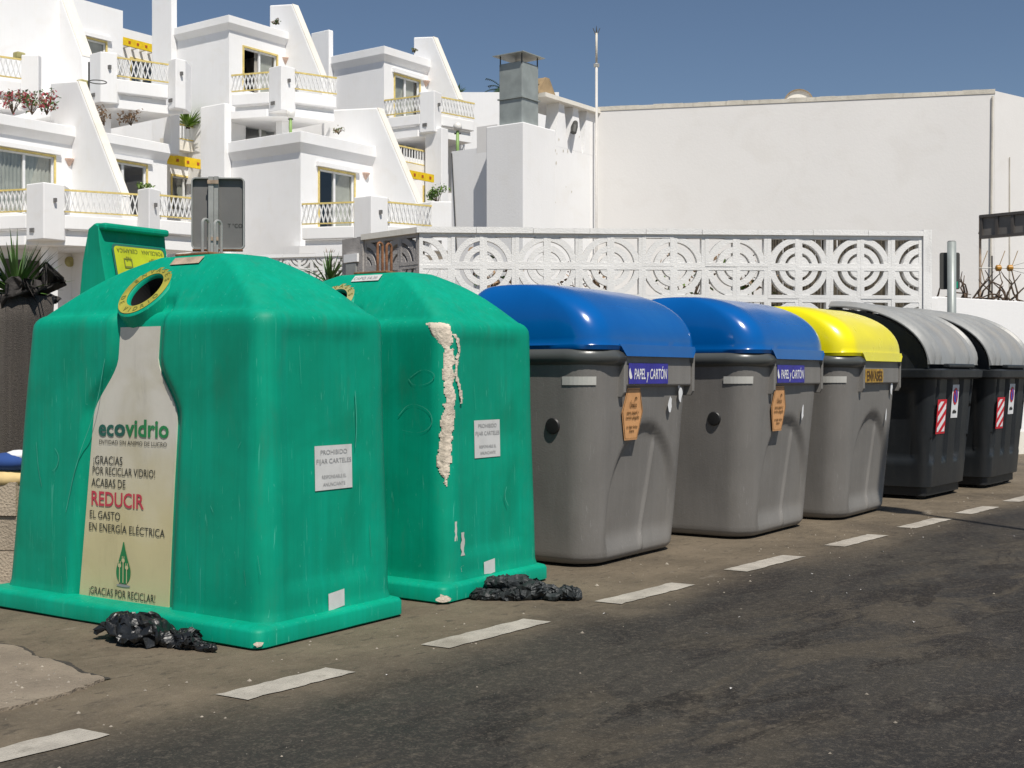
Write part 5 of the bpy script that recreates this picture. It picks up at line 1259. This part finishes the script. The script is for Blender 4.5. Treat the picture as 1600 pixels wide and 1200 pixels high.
# terrace with upright-bar railing, awning and wall behind it
va = VR-1.6
A = pv(616, va); Bq = pv(663, va); Rb.rail((A[0], va), (Bq[0], va), zz(249, A[1]), zz(226, A[1]), .16, True)
Rb.part('terrace_parapet', 'plaster_cream', A[0]-.3, Bq[0]+.3, va-.02, va+.5, zz(262, A[1]), zz(250, A[1]))
def awning(b, px0, px1, py0, py1, py2, v0, wnd=None, hole=None):
    """short slatted sun shade: yellow front board with dark bolts, pale slats sloping to the wall"""
    A, B = pv(px0, v0), pv(px1, v0); d = (A[1]+B[1])/2
    f = b.part('sun_shade', 'awning_yellow', A[0], B[0], v0-.95, v0-.87, zz(py1, d), zz(py0, d))
    n = max(2, int((B[0]-A[0])/.42)); me = MB().box(-.05, .05, 0, .86, 0, .10).mesh('slat', 'plaster_cream'); bm_ = MB().box(-.055, .055, -.012, 0, -.05, .05).mesh('bolt', 'awning_red')
    for k in range(n):
        u = lerp(A[0], B[0], (k+.5)/n); inst(me, 'slat', f, b.L(u, v0-.87, zz(py0, d)-.16)); inst(bm_, 'bolt', f, b.L(u, v0-.952, (zz(py0, d)+zz(py1, d))/2))
    return f
vw = va+.6
q0, q1 = pv(640, vw), pv(668, vw); hq = (pv(644, vw)[0], pv(662, vw)[0], zz(330, q0[1]), zz(294, q0[1]))
Rb.block('garden_storey', q0[0]-1.2, q1[0]+.6, vw-1.2+.6, vw+3, -.02, zz(252, q0[1]), [hq])
Rb.window(hq[0], hq[1], vw-.6, hq[2], hq[3], .5, (.4, .7), False, False, 'curtain_brown'); awning(Rb, 612, 649, 273, 285, 0, vw-.6)
# low parapet blocks that run on to the right
# ---- left apartment
VL = 36.54
ul0, ul1 = pv(-75, VL)[0], pv(261, VL)[0]; dl = pv(0, VL)[1]
Lb = Bld('apartment_house', 'white stepped apartment on the left with flowers on its roof terrace', pv(130, VL)[0], VL)
zl1, zl0 = zz(180, dl), zz(208, dl)
a0, a1 = pv(-8, VL), pv(84, VL); b0, b1 = pv(171, VL), pv(228, VL)
hA = (a0[0], a1[0], zz(330, a0[1]), zz(239, pv(40, VL)[1])); hB = (b0[0], b1[0], zz(335, b0[1]), zz(251, b0[1]))
Lb.block('lower_storey', ul0, ul1, VL, VL+9, -.02, zl0, [hA, hB])
Lb.window(*hA[:2], VL, *hA[2:], .5, (.95, 1), True, False, 'curtain'); Lb.window(*hB[:2], VL, *hB[2:], .38, (0, .18), True)
uf = pv(112, VL)[0]
Lb.cornice(ul0, uf, VL, VL+9, zl0, zl1, .2, False); Lb.cornice(uf+.36, ul1, VL, VL+9, zl0, zl1, .2, False)
Lb.lamp(108, 250, VL)
Lb.fin(uf, [(78, 129), (121, 126), (190, 306), (205, 600), (78, 600)])
bl1 = balcony(Lb, [(-40, 300), (41, 296), (101, 297), (215, 304), (250, 305), (312, 311)], 6.85, .66, .8, 'rprpr', VL+.3, bulge=.6)
VL2 = 41.2
dL2 = pv(192, VL2)[1]; e0, e1 = pv(-75, VL2)[0], pv(192, VL2)[0]; zL2 = zz(17, dL2)
c0_, c1_ = pv(122, VL2), pv(165, VL2); hC = (c0_[0], c1_[0], zz(112, c0_[1]), zz(57, c0_[1]))
Lb.block('upper_storeys', e0, e1, VL2, VL2+7, -.02, zL2, [hC]); Lb.window(*hC[:2], VL2, *hC[2:], .3, (0, 1), True)
uf2 = pv(98, VL2)[0]
Lb.fin(uf2-.15, [(50, -30), (86, -30), (128, 87), (134, 160), (50, 170)], .5)
bl2 = balcony(Lb, [(-40, 83), (33, 93), (60, 93)], zz(93, pv(33, VL2)[1]-4.2), .62, .8, 'rw', VL2+.3)
bl3 = balcony(Lb, [(140, 92), (183, 90), (263, 101), (290, 101)], zz(92, pv(140, VL2)[1]-4.4), .62, .85, 'prp', VL2+.3, bulge=.35)
for px in (160, 268):
    q = pd(px, pv(px, VL)[1]+(1.2 if px < 200 else .6)); Lb.part('column', 'plaster', q[0]-.2, q[0]+.2, q[1]-.2, q[1]+.2, zl1-.2, zz(148, bl3[0][2])-.1)
# recess between left and middle: wall, window, sun shades, barred terrace rail
VK = 38.1
k0, k1 = pv(255, VK)[0], pv(330, VK)[0]; dk = pv(285, VK)[1]
h1 = (pv(269, VK)[0], pv(308, VK)[0], zz(330, dk), zz(277, dk))
Lb.block('recessed_storey', k0, k1, VK, VK+.9, -.02, zz(224, dk), [h1]); Lb.window(*h1[:2], VK, *h1[2:], .5, (.4, .5), False, False, 'curtain_brown')
awning(Lb, 226, 322, 251, 266, 0, VK)
ka, kb = pv(258, VK-.3), pv(316, VK-.3); Lb.part('terrace_parapet', 'plaster_cream', ka[0], kb[0], VK-.35, VK-.004, zz(238, dk), zz(223, dk))
Lb.rail((ka[0], VK-.3), (kb[0], VK-.3), zz(220, dk), zz(198, dk), .17, True)
VK2 = 45.2; k0, k1 = pv(188, VK2)[0], pv(300, VK2)[0]; dk2 = pv(215, VK2)[1]; h1 = (pv(205, VK2)[0], pv(240, VK2)[0], zz(130, dk2), zz(94, dk2))
Lb.block('recessed_upper_storey', k0, k1, VK2, VK2+.8, -.02, zz(50, dk2), [h1]); Lb.window(*h1[:2], VK2, *h1[2:], .5, (.4, .5), False, False, 'curtain_brown')
awning(Lb, 160, 250, 72, 84, 0, VK2)
# ground floor seen under the left balcony
gq = pd(77, bl1[1][2]+.8); Lb.part('column', 'plaster', gq[0]-.18, gq[0]+.18, gq[1]-.18, gq[1]+.18, -.02, zz(366, bl1[1][2])-.2)
vs_ = VL-.02; g0, g1_ = pv(8, vs_), pv(60, vs_); Lb.part('garden_door', 'brown_frame', g0[0], g1_[0], vs_-.06, vs_+.01, zz(500, g0[1]), zz(404, g0[1]))
gd, gu = pv(108, VL)[1], pv(108, VL)[0]
MB().loft([[Lb.L(gu+r*math.cos(k*.45), VL-h, zz(409, gd)+r*math.sin(k*.45)) for k in range(14)] for r, h in ((.17, .0), (.17, .06), (.12, .10))]).build('round_lamp', 'ring_tan', Lb.t, 40)

for px, py, v_ in ((129, 131, VL+.2), (30, 88, VL2-3.4)):
    u_, d_ = pv(px, v_); z_ = zz(py, d_); Lb.part('floodlight', 'ring_tan', u_-.16, u_+.16, v_-.14, v_+.14, z_-.11, z_+.13, bevel=.05)
hu, hd = pv(139, VL-.2); hz = zz(140, hd); Lb.part('bracket_pole', 'sign_dark', hu-.02, hu+.02, VL-.22, VL-.18, hz-.05, zz(97, hd))
MB().tube([Lb.L(hu+.35+.28*math.cos(k*.393), VL-.2+.28*math.sin(k*.393), zz(125, hd)) for k in range(17)], .018, 5).build('bracket_ring', 'sign_dark', Lb.t)
# ---- far white house behind, seen between the right apartment and the chimney
fp = P3(700, 144, 60); fh = thing('white_house', 'far white house with a flat roof behind the metal chimney', 'house', (fp.x, fp.y, 0))
MB().box(0, 5.2, 0, 7, -.02, fp.z).build('wall', 'plaster', fh)
x_ = (787-700)*60/F; MB().box(x_-.1, x_+.12, -.02, .05, zz(168, 60), zz(156, 60)).build('window', 'interior', fh)
# plain annexe between the right apartment and the chimney breast
ax = P3(777, 194, 30.0); an_ = thing('annexe', 'blank white annexe with a dark cable beside the chimney breast', 'house', (ax.x, ax.y, 0), ARZ)
vl = ((AV.x, AV.y)); w_ = 3.2
MB().box(0, 4.0, 0, .605, -.02, ax.z).build('tall_wall', 'plaster_big', an_)
zlow = zz(241, 31.2); MB().box(.01, 4.0, .606, 1.38, -.02, zlow).build('low_wall', 'plaster', an_)
MB().tube([(-.005, 1.36, zlow-.05), (-.005, 1.27, zlow-1.4), (-.005, 1.2, zlow-2.6)], .014, 5).build('cable', 'sign_dark', an_)

# ---- terrace lamps
for px, py0, py1, d, lb in ((454, 212, 172, 45.3, 'green lamp post with a round globe on the middle terrace'), (715, 243, 190, 34.5, 'green lamp post with a round globe on the right terrace')):
    q = P3(px, py0, d); h = (py0-py1)*d/F; tl = thing('terrace_lamp', lb, 'lamp', q, 0, 'terrace lamps')
    MB().tube([(0, 0, -.4), (0, 0, h-.25)], .055*d/45, 8).build('post', 'lamp_green', tl, True)
    rg = [[(.16*math.sin(a)*math.cos(k*.524)*d/45, .16*math.sin(a)*math.sin(k*.524)*d/45, h-.14-.16*math.cos(a)*d/45) for k in range(12)] for a in [.15+i*.355 for i in range(9)]]
    MB().loft(rg).build('globe', 'lamp_globe', tl, True); MB().box(-.09, .09, -.02, .02, h-.34, h-.30).build('collar', 'sign_dark', tl)
# ---- plants
def at(px, py, d): return P3(px, py, d)
dT = pv(60, VL)[1]+.9
for px, w_, lb in ((20, .5, 'red flowering bush near the far end of the left roof terrace'), (50, .55, 'tall red flowering bush on the left roof terrace'), (73, .45, 'red and green bush against the wing wall of the left terrace')):
    bush('flower_bush', lb, at(px, 178+px*.02, pv(px, VL)[1]+.5), w_, .42 if px < 70 else .5, 210, [('leaf', .45), ('petal', .4), ('leaf_dry', .15)], .075, 'flowers on the left roof terrace')
for px, lb in ((163, 'dry brown bush beside the column on the left terrace'), (205, 'dry bare bush on the left terrace before the open gallery')):
    bush('dry_bush', lb, at(px, 196, pv(px, VL)[1]+.4), .5, .36, 150, [('leaf_dry', 1)], .065, 'dry bushes on the left roof terrace')
yucca('yucca', 'bright green yucca behind the upright-bar railing of the recess', at(294, 200, pv(294, VK-.4)[1]), .95, 80, .08, 'leaf_bright', droop=.4)
bush('potted_plant', 'small yellow-green plant beside the left sliding door', at(226, 299, pv(226, VL)[1]-1.2), .3, .16, 160, [('leaf_bright', 1)], .06)
bush('potted_plant', 'tiny plant on the roof edge of the middle upper storey', at(431, 39, pv(431, VM2)[1]-.1), .16, .14, 70, [('leaf', .6), ('leaf_dry', .4)], .05)
bush('potted_plant', 'tiny plant on the roof edge of the right upper storey', at(648, 83, pv(648, VR)[1]-.1), .16, .12, 70, [('leaf', .6), ('leaf_dry', .4)], .05)
bush('potted_plant', 'small dry plant on the middle roof terrace by the wing wall', at(529, 210, pv(529, VM)[1]+.2), .2, .16, 90, [('leaf_dry', .6), ('leaf_bright', .4)], .05)
bush('small_tree', 'rounded little tree on the balcony pier under the stout pillar', at(683, 319, bm1[3][2]+.3), .34, .34, 300, [('leaf_bright', .6), ('leaf', .4)], .06, cat='tree')
yucca('yucca', 'spiky plant behind the lower block wall near the grey wall corner', at(515, 452, 20.5), .62, 60, .05, 'leaf', droop=.5)
yucca('yucca', 'thin spiky plant in the shade under the middle balcony', at(515, 408, 27), .3, 24, .03, 'leaf_dry', droop=.2)
pm = P3(713, 143, 66); pt = thing('palm_tree', 'round green palm crown beyond the right wing wall', 'tree', (pm.x, pm.y, 0))
mb = MB()
for i in range(130):
    a = random.random()*6.28; e = random.uniform(-.2, 1.5); blade(mb, (0, 0, pm.z-.3), (math.cos(a)*math.cos(e), math.sin(a)*math.cos(e), math.sin(e)), random.uniform(.5, .8), .12, .5)
mb.build('crown', 'leaf', pt); MB().tube([(0, 0, 0), (0, 0, pm.z-.25)], [.3, .2], 8).build('trunk', 'bark', pt)
pm = P3(787, 142, 75); pt = thing('palm_tree', 'dark palm fronds behind the metal chimney', 'tree', (pm.x, pm.y, 0)); mb = MB()
for i in range(26):
    a = i*.55+random.uniform(-.2, .2); e = random.uniform(-.1, 1.3); d = Vector((math.cos(a)*math.cos(e), math.sin(a)*math.cos(e), math.sin(e))); p = Vector((0, 0, pm.z)); dd = d.copy()
    for k in range(12):
        q = p+dd*.11; s_ = dd.cross(Vector((0, 0, 1))); s_ = s_.normalized() if s_.length > .01 else Vector((1, 0, 0))
        for sg in (-1, 1): mb.add([p, p+s_*sg*.30+dd*.2-Vector((0, 0, .08)), q], [(0, 1, 2)])
        dd = (dd+Vector((0, 0, -.10))).normalized(); p = q
mb.build('crown', 'leaf_dark', pt); MB().tube([(0, 0, 0), (0, 0, pm.z)], [.25, .18], 8).build('trunk', 'bark', pt)

# ------------------------------------------------------------------ street lamp across the road, out of the picture; its shadow falls beside the dark bins
lh = Vector((3.36, 10.72, 0)); HL = 6.5; off = Vector((SD.x, SD.y, 0))/SD.z
head = lh+off*HL; basep = head+Vector((off.x, off.y, 0)).normalized()*1.5
sl_ = thing('street_lamp', 'street lamp across the road whose shadow reaches the dark bins', 'street lamp', (basep.x, basep.y, .13 if True else 0))
dv = head-basep
MB().tube([(0, 0, -.05), (0, 0, HL-.6), (dv.x*.1, dv.y*.1, HL-.3), (dv.x*.4, dv.y*.4, HL-.12), (dv.x, dv.y, HL-.1)], [.07, .045, .042, .04, .035], 10).build('pole', 'galv', sl_, True)
hm = MB(); ax_ = dv.normalized(); sx_ = Vector((-ax_.y, ax_.x, 0))
hm.loft([[tuple(dv+ax_*x+sx_*w*math.cos(k*.785)+Vector((0, 0, HL-.1+.07*math.sin(k*.785)))) for k in range(8)] for x, w in ((-.1, .05), (0, .14), (.35, .17), (.6, .12), (.68, .04))]); hm.build('lamp_head', 'galv', sl_, True)
